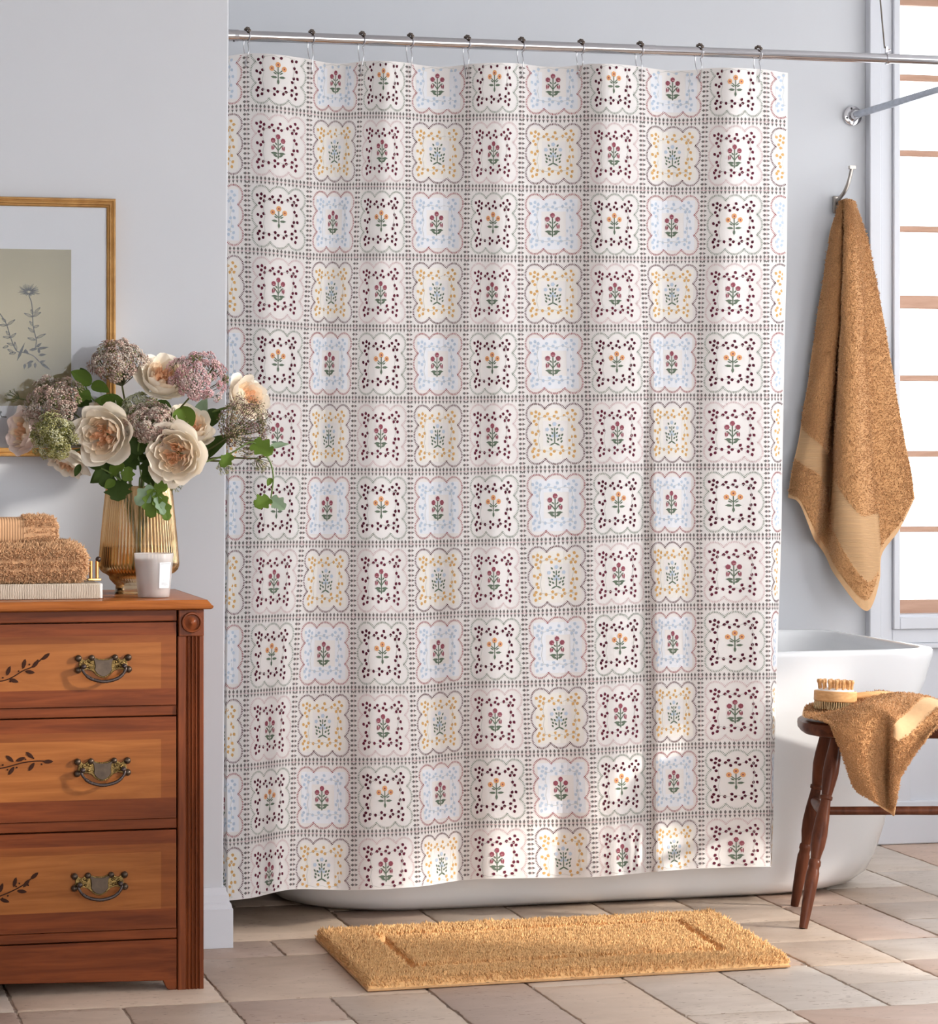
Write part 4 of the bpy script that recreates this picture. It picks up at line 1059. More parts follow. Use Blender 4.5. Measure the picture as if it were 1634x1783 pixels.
def handle(x0, z0, parent):
    k = 1.1334 / 1000                                   # metres per photo pixel here
    mb = MB()
    up = [(-46, 13), (-43, 16.5), (-39, 16), (-35, 10), (-31, 9), (-27, 11), (-24, 15.5), (-19, 17), (-15, 13.5), (-8, 11), (0, 10.3), (8, 11), (15, 13.5), (19, 17), (24, 15.5), (27, 11), (31, 9), (35, 10), (39, 16), (43, 16.5), (46, 13),
          (45, 9), (41, 6), (42, -1), (46, -5), (46, -10), (41, -13), (35, -9), (27, -7), (19, -10), (12, -17), (5, -21), (0, -22), (-5, -21), (-12, -17), (-19, -10), (-27, -7), (-35, -9), (-41, -13), (-46, -10), (-46, -5), (-42, -1), (-41, 6), (-45, 9)]
    mb.prism([(a * k, b * k) for a, b in up[::-1]], lambda x, y, h: (x0 + x, YF + h, z0 + y), 0.0, -0.0045, 1)
    # smooth raised shield in the middle
    sh = [(-19, 15), (-15, 12), (-8, 9.5), (0, 8.8), (8, 9.5), (15, 12), (19, 15), (15, 6), (14, -2), (15, -8), (11, -14), (5, -18.5), (0, -19.5), (-5, -18.5), (-11, -14), (-15, -8), (-14, -2), (-15, 6)]
    mb.prism([(a * k, b * k) for a, b in sh[::-1]], lambda x, y, h: (x0 + x, YF + h, z0 + y), -0.003, -0.0085, 0)
    for s in (-1, 1):
        for (a, b, r) in ((43, 12.5, 6), (43.5, -8, 6), (20, 13, 5.4)):
            mb.ball((x0 + s * a * k, YF - .005, z0 + b * k), r * k, 8, 0)
        for j in range(9):
            q = random.Random(j); mb.ball((x0 + s * (22 + j * 1.9) * k, YF - .0045, z0 + (q.uniform(-5, 7)) * k), 2.4 * k, 6, 1)
        mb.lathe([(.0032, 0), (.0035, .012), (.0052, .014), (.0050, .019), (.002, .022), (0, .022)], (x0 + s * 35 * k, YF - .002, z0 - 1 * k), 14, 2, axis=(0, -1, 0))
    bail = [(-36, 0, -.016), (-37, -7, -.018), (-31, -16, -.021), (-20, -23, -.023), (0, -27, -.024), (20, -23, -.023), (31, -16, -.021), (37, -7, -.018), (36, 0, -.016)]
    P = path_curve([(x0 + a * k, YF + c, z0 + b * k) for a, b, c in bail], 80)
    rad = [.0027 + (.0011 * abs(math.sin(i * 1.25)) if 20 < i < 60 else .0002) for i in range(80)]
    mb.tube(P, rad, 8, 2)
    mb.build('handle', [M_brass, M_gold, M_iron], parent, angle=45, bevel=0.0009, seg=2)
for di, (a, b) in enumerate(((1085, 1229), (1250, 1427), (1448, 1619.5))):
    mb = MB(); z1, z0 = zf(a), zf(b); H = z1 - z0
    xl, xr = 2 * XC - DF(307, 1).x, DF(307, 1).x
    # drawer front: pale panel boards between darker top, bottom and end boards, one flat face
    ya = YF
    mb.box(xl, xr, ya + 0.001, ya + 0.026, z0, z1, 1)
    t, e = H * (0.22 if di else 0.24), 0.030
    zs = [z0, z0 + H * 0.20, z1 - t, z1 - t * .62, z1]; xs = [xl, xl + e, xr - e, xr]
    for i in range(3):
        for j in range(4):
            mi = 1 if j in (0, 3) else (2 if j == 2 or i != 1 else 0)
            g = 0.0005
            mb.add([(xs[i], ya, zs[j]), (xs[i + 1], ya, zs[j]), (xs[i + 1], ya, zs[j + 1]), (xs[i], ya, zs[j + 1])], [(0, 1, 2, 3)], mi)
    d = mb.build('drawer', [M_w1, M_w2, wood('drawer_end_%d' % di, (146, 82, 40), (114, 60, 28), 0.36, (1, 14, 14), 0.18, 4)], dresser, angle=30, recalc=False)
    hy = (1157.5, 1337, 1535.5)[di]; hx = (179.5, 178, 173)[di]
    x0 = DF(hx, hy).x; z0 = zf(hy)
    handle(x0, z0, d); handle(2 * XC - x0, z0, d)
    sp = SPR[di]; mb = MB()
    for s in (1, -1):
        def W(px, py): p = DF(px, py); return ((p.x if s > 0 else 2 * XC - p.x), p.z)
        st = [W(*q) for q in sp['stem']]
        mb.tube(path_curve([(x, YF - .0002, z) for x, z in st], 30), .0013, 6)
        r = random.Random(di)
        for (px, py, an) in sp['lv']:
            x, z = W(px, py); A = math.radians(an if s > 0 else 180 - an)
            mb.prism(leaf2(x, z, A, .020, .0085), lambda X_, Z_, h: (X_, YF + h, Z_), -.0016, .0006)
        for q in path_curve([(x, YF - .001, z) for x, z in st], 9)[1:-1]:
            mb.ball((q[0] + r.uniform(-.003, .003), YF - .0006, q[2] + .006 * r.choice((-1, 1))), .0017, 5)
    mb.build('carved_sprig', M_dark, d, bevel=0.0008)

ZD = ZT1
# ---- linen-covered box book lying under the towels
M_linen = ribbed('linen_cover', (202, 188, 170), 95, 'X'); M_linen.node_tree.nodes['Wave Texture'].inputs['Distortion'].default_value = 2.5
M_page = mat('white_lining', (236, 234, 230), rough=0.7)
xb1 = PD(176, 1030, 5.665).x; xb0 = xb1 - 0.33; yb0 = PD(90, 1042, 5.665).y
book = thing('linen_book', ((xb0 + xb1) / 2, yb0 + .11, ZD), 'flat book bound in striped grey linen under the folded towels', 'book')
mb = MB(); mb.box(xb0, xb1, yb0, yb0 + .23, ZD + .0005, ZD + .031); mb.build('linen_cover', M_linen, book, bevel=.002)
mb = MB(); mb.box(xb1, xb1 + .006, yb0 + .002, yb0 + .228, ZD + .001, ZD + .0305); mb.build('page_edge', M_page, book, bevel=.0015)

# ---- folded bath towel and rolled hand towel
M_fluff = mat('fluffy_pile', (212, 168, 128), rough=0.95, var=0.14, vscale=120, spec=0.1)
def puffy(x0, x1, y0, y1, z0, z1, r, nu=120, seed=0, amp=.0006):
    """rounded slab profile swept along X, closed with a rounded end at x1"""
    prof = []
    n = 40
    for i in range(n):
        a = 2 * PI * i / n; c, s = math.cos(a), math.sin(a)
        e = 0.45
        prof.append((math.copysign(abs(c) ** e, c), math.copysign(abs(s) ** e, s)))
    xs = np.linspace(0, 1, nu); P = np.zeros((nu, n, 3))
    for i, t in enumerate(xs):
        x = x0 + (x1 - x0) * t; d = min(1, (x1 - x) / r) ; k = math.sqrt(max(0, 1 - (1 - d) ** 2)) if d < 1 else 1
        k = 0.55 + 0.45 * k if d > 0 else 0.5
        for j, (c, s) in enumerate(prof):
            P[i, j] = (x, (y0 + y1) / 2 + c * (y1 - y0) / 2 * (0.9 + .1 * k), (z0 + z1) / 2 + s * (z1 - z0) / 2 * k)
    q = P.reshape(-1, 3); P = P + (amp * vnoise(q, 45, seed)).reshape(nu, n, 1) * np.array([0, 0.4, 1]) * (P[..., 2:3] > z0 + .01)
    P[..., 2] = np.maximum(P[..., 2], z0 + .0005)
    return P
def towel_block(name, x0, x1, y0, y1, z0, z1, r, seed, loops, L, label, band=None):
    P = puffy(x0, x1, y0, y1, z0, z1, r, seed=seed)
    N = grid_normals(np.concatenate([P[:, -1:], P, P[:, :1]], 1))[:, 1:-1]
    c = np.array([0, (y0 + y1) / 2, (z0 + z1) / 2]); s = np.sign(((P - c) * N)[..., 1:].sum(-1, keepdims=True)); N = N * np.where(s == 0, 1, s)
    mb = MB()
    nu, n = P.shape[:2]; o = len(mb.v); mb.v.extend(map(tuple, P.reshape(-1, 3).tolist()))
    for i in range(nu - 1):
        xm = P[i, 0, 0]
        for j in range(n):
            mb.f.append((o + i * n + j, o + (i + 1) * n + j, o + (i + 1) * n + (j + 1) % n, o + i * n + (j + 1) % n)); mb.m.append(1 if band and band[0] < xm < band[1] else 0)
    # end cap
    mb.f.append(tuple(o + (nu - 1) * n + j for j in range(n))); mb.m.append(0)
    i = rng.integers(0, nu, loops); j = rng.integers(0, n, loops); Q = P[i, j] + rng.normal(0, .0018, (loops, 3)); NN = N[i, j].copy()
    # pile on the end face too
    ne = loops // 9; t = rng.random(ne) ** .5; je = rng.integers(0, n, ne); cc = P[-1].mean(0)
    Q = np.r_[Q, cc + (P[-1, je] - cc) * t[:, None]]; NN = np.r_[NN, np.tile([1., -.2, .1], (ne, 1))]
    ok = np.ones(len(Q), bool)
    if band: ok = ~((Q[:, 0] > band[0] - .002) & (Q[:, 0] < band[1] + .002))
    ok &= Q[:, 2] > z0 + .003
    tufts(mb, Q[ok], NN[ok] + rng.normal(0, .4, (ok.sum(), 3)), L, L * .15, lean=.45)
    o = mb.build(name, [M_fluff, M_band2], angle=180, recalc=False)
    return tag(o, label, 'towel')
M_band2 = ribbed('hand_towel_band', (204, 160, 122), 60, 'X')
zb = ZD + .0312
xt1 = PD(144, 980, 5.72).x; yt0 = yb0 + .012
towel_block('folded_towel', xt1 - .42, xt1, yt0, yt0 + .20, zb, zb + .074, .035, 1, 42000, .0090, 'fluffy tan folded bath towel lying on the linen book')
xr1 = PD(94, 930, 5.76).x
towel_block('rolled_towel', xr1 - .34, xr1, yt0 + .035, yt0 + .150, zb + .0745, zb + .0745 + .055, .02, 2, 16000, .0055, 'smaller tan hand towel with ribbed band on top of the folded towel', band=(PD(-18, 930, 5.76).x, PD(36, 930, 5.76).x))

# ---- small brass stand behind the towel
st = PD(163, 1012, 5.80)
stand = thing('brass_stand', (st.x, st.y, zb), 'small brass stand with two posts and a dark ball beside the folded towel', 'brass stand')
M_goldp = mat('polished_gold', (222, 170, 104), rough=0.15, metal=1.0)
mb = MB(); mb.box(st.x - .012, st.x + .015, st.y - .006, st.y + .006, zb, zb + .005); mb.build('base_bar', M_goldp, stand, bevel=.001)
for dx in (-.0055, .007):
    mb = MB(); mb.tube([(st.x + dx, st.y, zb + .004), (st.x + dx, st.y, zb + .040)], .0034, 12); mb.build('post', M_goldp, stand)
mb = MB(); mb.ball((st.x + .0095, st.y, zb + .043), .0058, 8); mb.build('dark_ball', M_iron, stand)

# ---- candle in a frosted tumbler
M_frost = mat('frosted_glass', (232, 228, 226), rough=0.32, spec=0.5); 
_nt = M_frost.node_tree; _t = _nt.nodes.new('ShaderNodeBsdfTransparent'); _m = _nt.nodes.new('ShaderNodeMixShader'); _m.inputs[0].default_value = 0.34
_nt.links.new(_t.outputs[0], _m.inputs[1]); _nt.links.new(_nt.nodes['Principled BSDF'].outputs[0], _m.inputs[2]); _nt.links.new(_m.outputs[0], _nt.nodes['Material Output'].inputs['Surface'])
M_wax = mat('taupe_wax', (160, 141, 132), rough=0.6); M_label = mat('paper_label', (222, 222, 226), rough=0.6); M_print = mat('label_print', (130, 128, 130), rough=0.7)
M_wax.node_tree.nodes['Principled BSDF'].inputs['Subsurface Weight'].default_value = 0.3
cc = PD(268, 1041, 5.715); cc.z = ZD + .0005; cc.y += .03; cc.x += .004
candle = thing('candle', tuple(cc), 'white candle tumbler with a paper label in front of the vase', 'candle')
zc_ = ZD + .0005; k = 5.74 / F
H = 77 * k; rb, rt = 27.5 * k, 34.5 * k
mb = MB(); mb.lathe([(0, 0), (rb - .002, 0), (rb, .002), (rt, H - .001), (rt - .0006, H), (rt - .0022, H - .001), (rt - .0022 - (rt - rb) * .13, H * .87), (0, H * .87)], cc, 56); mb.build('tumbler', M_frost, candle, angle=50)
mb = MB(); mb.lathe([(0, .004), (rb - .0030, .004), (rb + (rt - rb) * .84 - .0030, H * .862), (0, H * .862)], cc, 48); mb.build('wax', M_wax, candle, angle=50)
mb = MB(); mb.tube([cc + Vector((0, 0, H * .85)), cc + Vector((.001, 0, H * .97))], .0009, 6); mb.build('wick', M_iron, candle)
def lab(a0, a1, h0, h1, off, mi, mb):
    n = 14; v = []
    for h in (h0, h1):
        r = rb + (rt - rb) * h + off
        for i in range(n + 1):
            a = math.radians(a0 + (a1 - a0) * i / n); v.append((cc.x + r * math.cos(a), cc.y + r * math.sin(a), cc.z + H * h))
    mb.add(v, [(i, i + 1, n + 2 + i, n + 1 + i) for i in range(n)], mi)
mb = MB(); v0 = -90 + math.degrees(-TH)
lab(v0 + 24, v0 + 68, .22, .80, .0006, 0, mb)
for (a, b, h) in ((28, 64, .765), (36, 40, .40), (32, 58, .33), (32, 60, .30), (40, 52, .27)): lab(v0 + a, v0 + b, h, h + .008, .0009, 1, mb)
mb.build('label', [M_label, M_print], candle, recalc=True)

# ---- framed botanical print on the wall
M_gilt = wood('gilt_frame', (202, 154, 92), (166, 118, 62), rough=0.36, grain=(1, 1, 1), coat=0.2, scale=20)
M_mat = mat('mount_board', (222, 222, 226), rough=0.8); M_paper = mat('aged_paper', (192, 178, 140), rough=0.8, spec=0.1, var=0.05, vscale=8); M_inkp = mat('etching_ink', (66, 58, 46), rough=0.9, spec=0.05)
YP = YL - 0.001
def FP(px, py, d=0.012): return PY(px, py, YL - d)
fr0, fr1 = FP(202, 346, .024), FP(202, 795, .024)
frx = fr0.x; fz1, fz0 = fr0.z, PY(100, 795, YL - .024).z; fxl = frx - 0.60
pic = thing('framed_print', ((fxl + frx) / 2, YL, fz0), 'gilt framed botanical print hanging on the left wall above the dresser', 'framed print')
sec = [(0, .001), (0, .020), (.002, .024), (.005, .024), (.006, .021), (.008, .0205), (.010, .0225), (.0125, .0225), (.014, .018), (.0165, .0175), (.0185, .014), (.0185, .001)]
cs = [(frx, fz1, -1, -1), (frx, fz0, -1, 1), (fxl, fz0, 1, 1), (fxl, fz1, 1, -1)]
R = [[(x + sx * t, YL - d, z + sz * t) for t, d in sec] for x, z, sx, sz in cs]
mb = MB(); mb.grid(np.array(R), 0, closed_u=True); mb.build('frame', M_gilt, pic, angle=20, recalc=True)
mb = MB(); mb.box(fxl + .012, frx - .012, YL - .008, YL - .002, fz0 + .012, fz1 - .012); mb.build('mount', M_mat, pic)
# printed sheet, hand-tinted pale, with the etched plant drawn on it
mb = MB(); a = FP(124, 435, .0085); b = FP(121, 707, .0085)
mb.box(a.x - .30, a.x, YL - .0088, YL - .0078, b.z, a.z, 0)
def K(x, y, d=.0094): return PY(x / 6.86, 420 + y / 6.856, YL - d)
def stroke(pts, w0, w1=None):
    P = path_curve([K(*p) for p in pts], 4 * len(pts)); n = len(P); w1 = w0 if w1 is None else w1; w0 *= 1.45; w1 *= 1.45
    v = []
    for i in range(n):
        t = P[min(i + 1, n - 1)] - P[max(0, i - 1)]; t /= np.linalg.norm(t) + 1e-9; nn = np.array([-t[2], 0, t[0]]); w = (w0 + (w1 - w0) * i / (n - 1)) * .5
        v += [P[i] + nn * w, P[i] - nn * w]
    mb.add(v, [(2 * i, 2 * i + 1, 2 * i + 3, 2 * i + 2) for i in range(n - 1)], 1)
def plf(x, y, a, L, W, fill=False):
    c, s = math.cos(math.radians(a)), -math.sin(math.radians(a))
    q = [(0, 0), (.3, .5), (.6, .42), (1, 0), (.6, -.42), (.3, -.5)]
    P = [(x + px * L * c - py * W * s * 1, y + px * L * s + py * W * c) for px, py in q]
    if fill: mb.add([K(*p) for p in P], [tuple(range(6))], 1)
    else: stroke(P + [P[0]], .0008)
    stroke([P[0], P[3]], .0009, .0004)
r = random.Random(11)
for i in range(46):
    a = 2 * PI * i / 46 + r.uniform(-.05, .05); L = r.uniform(95, 140) * (1 if math.sin(a) > -.5 else .7)
    stroke([(345 + 28 * math.cos(a), 605 - 20 * math.sin(a)), (345 + L * math.cos(a), 598 - L * .72 * math.sin(a))], .0010, .0005)
for k in range(12): stroke([(345 + 22 * math.cos(k * .55), 605 + 18 * math.sin(k * .55)), (345 + 22 * math.cos(k * .55 + .5), 605 + 18 * math.sin(k * .55 + .5))], .001)
stroke([(345, 650), (378, 740), (390, 900), (395, 1000), (412, 1090), (435, 1190), (420, 1280)], .0014)
stroke([(-60, 800), (10, 880), (80, 1000), (130, 1160), (200, 1310), (300, 1330), (400, 1370), (470, 1440)], .0014)
for x, y, a, L in ((388, 905, 155, 110), (392, 900, 28, 110), (395, 870, 115, 60), (410, 860, 45, 100), (398, 1010, 130, 70), (400, 1030, 20, 70), (405, 1090, 140, 90), (430, 1160, 25, 130), (425, 1180, 165, 100), (75, 1005, 175, 80), (82, 1005, 35, 120), (70, 960, 140, 60), (125, 1150, 175, 90), (130, 1150, 40, 80), (110, 1120, 130, 60), (195, 1310, 100, 110), (170, 1240, 165, 90), (160, 1330, 150, 80), (190, 1330, 190, 80), (100, 1250, 200, 70)):
    plf(x, y, a, L, 26)
for x, y, a, L in ((205, 1425, 67, 240), (440, 1285, 8, 150), (430, 1270, 40, 90), (460, 1360, 5, 95), (350, 1300, 10, 110), (470, 1340, 100, 70), (480, 1450, -35, 150), (470, 1450, 20, 80), (400, 1430, 200, 90), (360, 1440, 250, 70), (300, 1460, 260, 70), (420, 1450, 270, 70), (380, 1460, 230, 80), (330, 1350, 110, 60), (290, 1340, 70, 60)):
    plf(x, y, a, L, 34, True)
stroke([(-20, 1950), (10, 2080), (40, 2095), (80, 2100)], .0014); stroke([(0, 2060), (14, 2040), (4, 2030)], .002)
mb.build('printed_sheet', [M_paper, M_inkp], pic, angle=180, recalc=False)
mb = MB(); mb.box(fxl + .014, frx - .014, YL - .0125, YL - .0110, fz0 + .014, fz1 - .014); mb.build('glass', M_pane, pic, angle=30)
# ================================================================== VASE AND FLOWERS
DV = 5.90
vb = PD(242, 1038, DV); vb.z = ZD
M_amber = bpy.data.materials.new('amber_glass'); M_amber.use_nodes = True
nt = M_amber.node_tree; nt.nodes.remove(nt.nodes['Principled BSDF'])
tr = nt.nodes.new('ShaderNodeBsdfTransparent'); tr.inputs['Color'].default_value = rgba((247, 238, 222))
gl = nt.nodes.new('ShaderNodeBsdfGlossy'); gl.inputs['Roughness'].default_value = 0.06; gl.inputs['Color'].default_value = rgba((255, 238, 214))
rf = nt.nodes.new('ShaderNodeBsdfRefraction'); rf.inputs['Color'].default_value = rgba((238, 224, 200)); rf.inputs['IOR'].default_value = 1.12; rf.inputs['Roughness'].default_value = 0.05
fr = nt.nodes.new('ShaderNodeFresnel'); fr.inputs['IOR'].default_value = 1.5
m0 = nt.nodes.new('ShaderNodeMixShader'); m0.inputs[0].default_value = 0.35
mx = nt.nodes.new('ShaderNodeMixShader')
nt.links.new(tr.outputs[0], m0.inputs[1]); nt.links.new(rf.outputs[0], m0.inputs[2])
nt.links.new(fr.outputs[0], mx.inputs[0]); nt.links.new(m0.outputs[0], mx.inputs[1]); nt.links.new(gl.outputs[0], mx.inputs[2])
nt.links.new(mx.outputs[0], nt.nodes['Material Output'].inputs['Surface'])
M_water = bpy.data.materials.new('water'); M_water.use_nodes = True
nt = M_water.node_tree; nt.nodes.remove(nt.nodes['Principled BSDF'])
tr = nt.nodes.new('ShaderNodeBsdfTransparent'); tr.inputs['Color'].default_value = rgba((248, 238, 212)); gl = nt.nodes.new('ShaderNodeBsdfGlossy'); gl.inputs['Roughness'].default_value = 0.03
fr = nt.nodes.new('ShaderNodeFresnel'); fr.inputs['IOR'].default_value = 1.33; mx = nt.nodes.new('ShaderNodeMixShader')
nt.links.new(fr.outputs[0], mx.inputs[0]); nt.links.new(tr.outputs[0], mx.inputs[1]); nt.links.new(gl.outputs[0], mx.inputs[2]); nt.links.new(mx.outputs[0], nt.nodes['Material Output'].inputs['Surface'])
k = DV / F
def vz(py): return (1037 - py) * k
VP = [(0.0, 0.0005), (41 * k, 0.0005), (42.5 * k, .002), (41 * k, vz(1030)), (40.5 * k, vz(1022)), (44 * k, vz(1019)), (51 * k, vz(1011)), (52 * k, vz(1006)), (56 * k, vz(1003)), (62 * k, vz(1000)), (67 * k, vz(995)), (69.3 * k, vz(988)), (69.4 * k, vz(982)), (66 * k, vz(940)), (61 * k, vz(890)), (57.5 * k, vz(856)), (56 * k, vz(851)), (54.5 * k, vz(850))]
vase = thing('glass_vase', (vb.x, vb.y, ZD), 'ribbed amber glass vase holding the bouquet on the dresser', 'vase')
NV_ = 62 * 6
def ribs(prof, flute, name_in=False):
    mb = MB(); kk = len(prof); v = []; f = []
    for i in range(NV_):
        a = 2 * PI * i / NV_; rb_ = abs(math.sin(a * 31))
        for r, h in prof:
            w = flute if vz(1001) < h < vz(852) else (flute * .4 if vz(1019) < h <= vz(1001) else 0)
            rr = r + (rb_ - .6) * w
            v.append((vb.x + rr * math.cos(a), vb.y + rr * math.sin(a), ZD + h))
    for i in range(NV_):
        i2 = (i + 1) % NV_
        for j in range(kk - 1): f.append((i * kk + j, i2 * kk + j, i2 * kk + j + 1, i * kk + j + 1))
    mb.add(v, f); return mb
inner = [(52.8 * k, vz(850.5)), (54 * k, vz(856)), (58 * k, vz(890)), (63 * k, vz(940)), (66 * k, vz(982)), (65.5 * k, vz(988)), (60 * k, vz(996)), (50 * k, vz(1003)), (40 * k, vz(1010)), (0, vz(1012))]
ribs(VP + inner, .0021).build('ribbed_body', M_amber, vase, angle=60, recalc=True)
mb = MB(); mb.lathe([(0, vz(1011)), (39 * k, vz(1009)), (49 * k, vz(1002.5)), (59 * k, vz(995.5)), (64 * k, vz(988)), (64.3 * k, vz(982)), (62 * k, vz(955)), (0, vz(955))], (vb.x, vb.y, ZD), 64); mb.build('water', M_water, vase, angle=50)

def petal_mat(name, col, tl=0.32):
    m = fabric(name, col, tl); b = m.node_tree.nodes['Principled BSDF']; b.inputs['Roughness'].default_value = 0.6
    return m
M_pc = petal_mat('petal_cream', (254, 245, 230)); M_pp = petal_mat('petal_peach', (254, 236, 212)); M_pa = petal_mat('petal_apricot', (250, 210, 172))
M_pb = petal_mat('petal_blush', (250, 232, 222))
M_leaf = petal_mat('leaf_green', (96, 120, 48), 0.3); M_leafd = petal_mat('leaf_dark', (60, 78, 34), 0.2); M_leafp = petal_mat('leaf_pale', (146, 168, 138), 0.3)
M_stem = mat('stem_green', (98, 120, 58), rough=0.5); M_stemd = mat('stem_olive', (92, 96, 52), rough=0.5)

def frame(d):
    d = Vector(d).normalized(); e1 = d.cross(Vector((0, 0, 1)))
    if e1.length < .1: e1 = Vector((1, 0, 0))
    e1.normalize(); return d, e1, e1.cross(d).normalized() * 1.0
def rose(center, d, R, seed, mats):
    """garden rose: guard petals round a cup packed with quartered inner petals"""
    r = np.random.default_rng(seed); d, e1, e2 = frame(d); c = Vector(center)
    D, A, B = np.array(d), np.array(e1), np.array(e2); C = np.array(c)
    mb = MB()
    def petal(phi, span, prof, ruffle, mi, ns=11, nt=9, cup=0.0, twist=0.0):
        s = np.linspace(-1, 1, ns)[:, None]; t = np.linspace(0, 1, nt)[None, :]
        wdt = span * (0.22 + 0.78 * np.clip(t * 2.0, 0, 1) ** .8) * (1 - 0.12 * t ** 5)
        # rounded tip: the outer edge is lower at the petal's sides
        tt = t * (1 - 0.26 * np.abs(s) ** 3.2)
        pr = np.array(prof); rr = np.interp(tt, pr[:, 0], pr[:, 1]); hh = np.interp(tt, pr[:, 0], pr[:, 2])
        an = phi + s * wdt + twist * t
        ph = r.uniform(0, 6.28, 3)
        wob = ruffle * t ** 2 * (np.sin(s * 3.1 + ph[0]) + 0.6 * np.sin(s * 6.3 + ph[1]))
        rr = (rr - cup * np.abs(s) ** 2 * t) * 1 + wob; hh = hh + wob * 0.8
        P = C + R * (rr[..., None] * (np.cos(an)[..., None] * A + np.sin(an)[..., None] * B) + hh[..., None] * D)
        mb.grid(P, mi)
    # outer guard petals, spread wide
    n = 6
    for i in range(n):
        fl = r.uniform(.86, 1.10)
        petal(2 * PI * i / n + r.uniform(-.2, .2), .72, [(0, .10, -.55), (.3, .62, -.50), (.6, .88 * fl, -.22), (.85, 1.02 * fl, .02), (1, 1.12 * fl, .06)], .05, 0, cup=.05)
    for i in range(6):
        fl = r.uniform(.9, 1.06)
        petal(2 * PI * (i + .5) / 6 + r.uniform(-.15, .15), .70, [(0, .08, -.5), (.3, .56, -.42), (.6, .78 * fl, -.08), (.85, .84 * fl, .22), (1, .88 * fl, .34)], .045, 0, cup=.04)
    # cup petals
    for i in range(7):
        petal(2 * PI * (i + .2) / 7 + r.uniform(-.15, .15), .62, [(0, .06, -.45), (.35, .48, -.35), (.7, .64, .05), (1, .62, .34)], .04, 1 if i % 2 else 0)
    # inner petals: five quarters of nested folded petals, plus a heart
    for q in range(5):
        q0 = 2 * PI * q / 5 + r.uniform(-.15, .15)
        for j in range(5):
            rho = .20 + .078 * j
            petal(q0 + r.uniform(-.1, .1), .30 + .04 * j + .1 * r.random(), [(0, .04, -.4), (.35, rho * .9, -.25), (.7, rho * 1.02, .08), (1, rho * (.90 + .12 * r.random()), .30 + .05 * r.uniform(-1, 1) - .02 * (4 - j))], .035, 2 if j < 3 else 1, ns=9, nt=7, twist=r.uniform(-.2, .2))
    for i in range(7):
        petal(r.uniform(0, 6.28), .8, [(0, .02, -.3), (.5, .06 + .02 * i, -.02), (1, .05 + .025 * i, .22 + .02 * r.random())], .04, 2, ns=8, nt=6)
    # calyx
    mb.lathe([(0, -.72 * R), (.10 * R, -.70 * R), (.16 * R, -.60 * R), (.14 * R, -.50 * R)], c, 12, 3, axis=d)
    return mb
def umbel(center, d, R, nray, nfl, fs, mats_n, seed, spread=1.25, base=None):
    """lacy umbel: rays from one point, each ending in a domed umbellet of florets"""
    r = np.random.default_rng(seed); d, e1, e2 = frame(d); D, A, B = np.array(d), np.array(e1), np.array(e2); C = np.array(center)
    root = C - D * R * 0.95
    fl, ry = MB(), MB(); V = []; Fm = []
    for i in range(nray):
        u = (i + .5) / nray; th = spread * math.sqrt(u); ph = i * 2.39996 + r.uniform(-.2, .2)
        dirv = math.cos(th) * D + math.sin(th) * (math.cos(ph) * A + math.sin(ph) * B)
        tip = C - D * R * .25 + dirv * R * r.uniform(.74, 1.12)
        mid = root * .45 + tip * .55 + D * R * (-.05 if th < .6 else -.12)
        ry.tube(path_curve([root, mid, tip], 6), .0007, 4, 0, cap=False)
        ru = R * r.uniform(.16, .26); main = int(r.choice(len(mats_n), p=mats_n))
        for j in range(nfl):
            u2 = (j + .5) / nfl; t2 = 1.45 * math.sqrt(u2); p2 = j * 2.39996 + ph
            a2 = np.cross(dirv, D + .01 * A); a2 /= np.linalg.norm(a2) + 1e-9; b2 = np.cross(dirv, a2)
            dv = math.cos(t2) * dirv + math.sin(t2) * (math.cos(p2) * a2 + math.sin(p2) * b2)
            q = tip + dv * ru * r.uniform(.75, 1.1) - dirv * ru * .3
            if j % 4 == 0: ry.tube([tip - dirv * ru * .35, q], .00035, 3, 0, cap=False)
            s = fs * r.uniform(.8, 1.5); x1 = a2 * s; y1 = b2 * s
            pts = []
            rot = r.uniform(0, 6.28)
            for m in range(10):
                rr = s * (1 if m % 2 == 0 else .42); aa = rot + m * PI / 5
                pts.append(q + rr * (math.cos(aa) * a2 + math.sin(aa) * b2) + dv * s * (.25 if m % 2 == 0 else 0))
            o = len(fl.v); fl.v.extend(map(tuple, pts)); fl.v.append(tuple(q - dv * s * .55)); fl.v.append(tuple(q + dv * s * .35))
            mi = main if r.random() < .55 else int(r.choice(len(mats_n), p=mats_n))
            for m in range(10):
                fl.f.append((o + m, o + (m + 1) % 10, o + 10)); fl.f.append((o + (m + 1) % 10, o + m, o + 11)); fl.m += [mi, mi]
    return fl, ry, root
def leafmesh(base, tip, nrm, W, mb, mi=0, lobes=0, curl=.2, tooth=.06, seed=0):
    """leaf blade from base to tip; lobes > 0 gives an ivy / scented-geranium outline"""
    r = np.random.default_rng(seed); b = np.array(base, float); tp = np.array(tip, float); ax = tp - b; L = np.linalg.norm(ax); ax /= L
    n = np.array(nrm, float); sd = np.cross(ax, n); sd /= np.linalg.norm(sd) + 1e-9; n = np.cross(sd, ax)
    ns, nt = 13, 17; s = np.linspace(-1, 1, ns)[:, None]; t = np.linspace(0, 1, nt)[None, :]
    if lobes: w = W * (np.power(np.sin(PI * np.clip(.06 + .94 * t, 0, 1)), .5) * (1 + .22 * np.sin(t * PI * (lobes + .5) * 2) * (t < .97)))
    else: w = W * np.power(np.clip(np.sin(PI * t ** .75), 0, 1), .8) * (1 + tooth * np.sin(t * 50))
    x = s * w; z = -curl * L * (t ** 2) * .6 + .35 * np.abs(x) * .8 - curl * .25 * L * np.sin(t * 5 + s * 1.3)
    P = b + (t * L)[..., None] * ax * np.ones_like(x)[..., None] + x[..., None] * sd + z[..., None] * n
    mb.grid(P, mi)

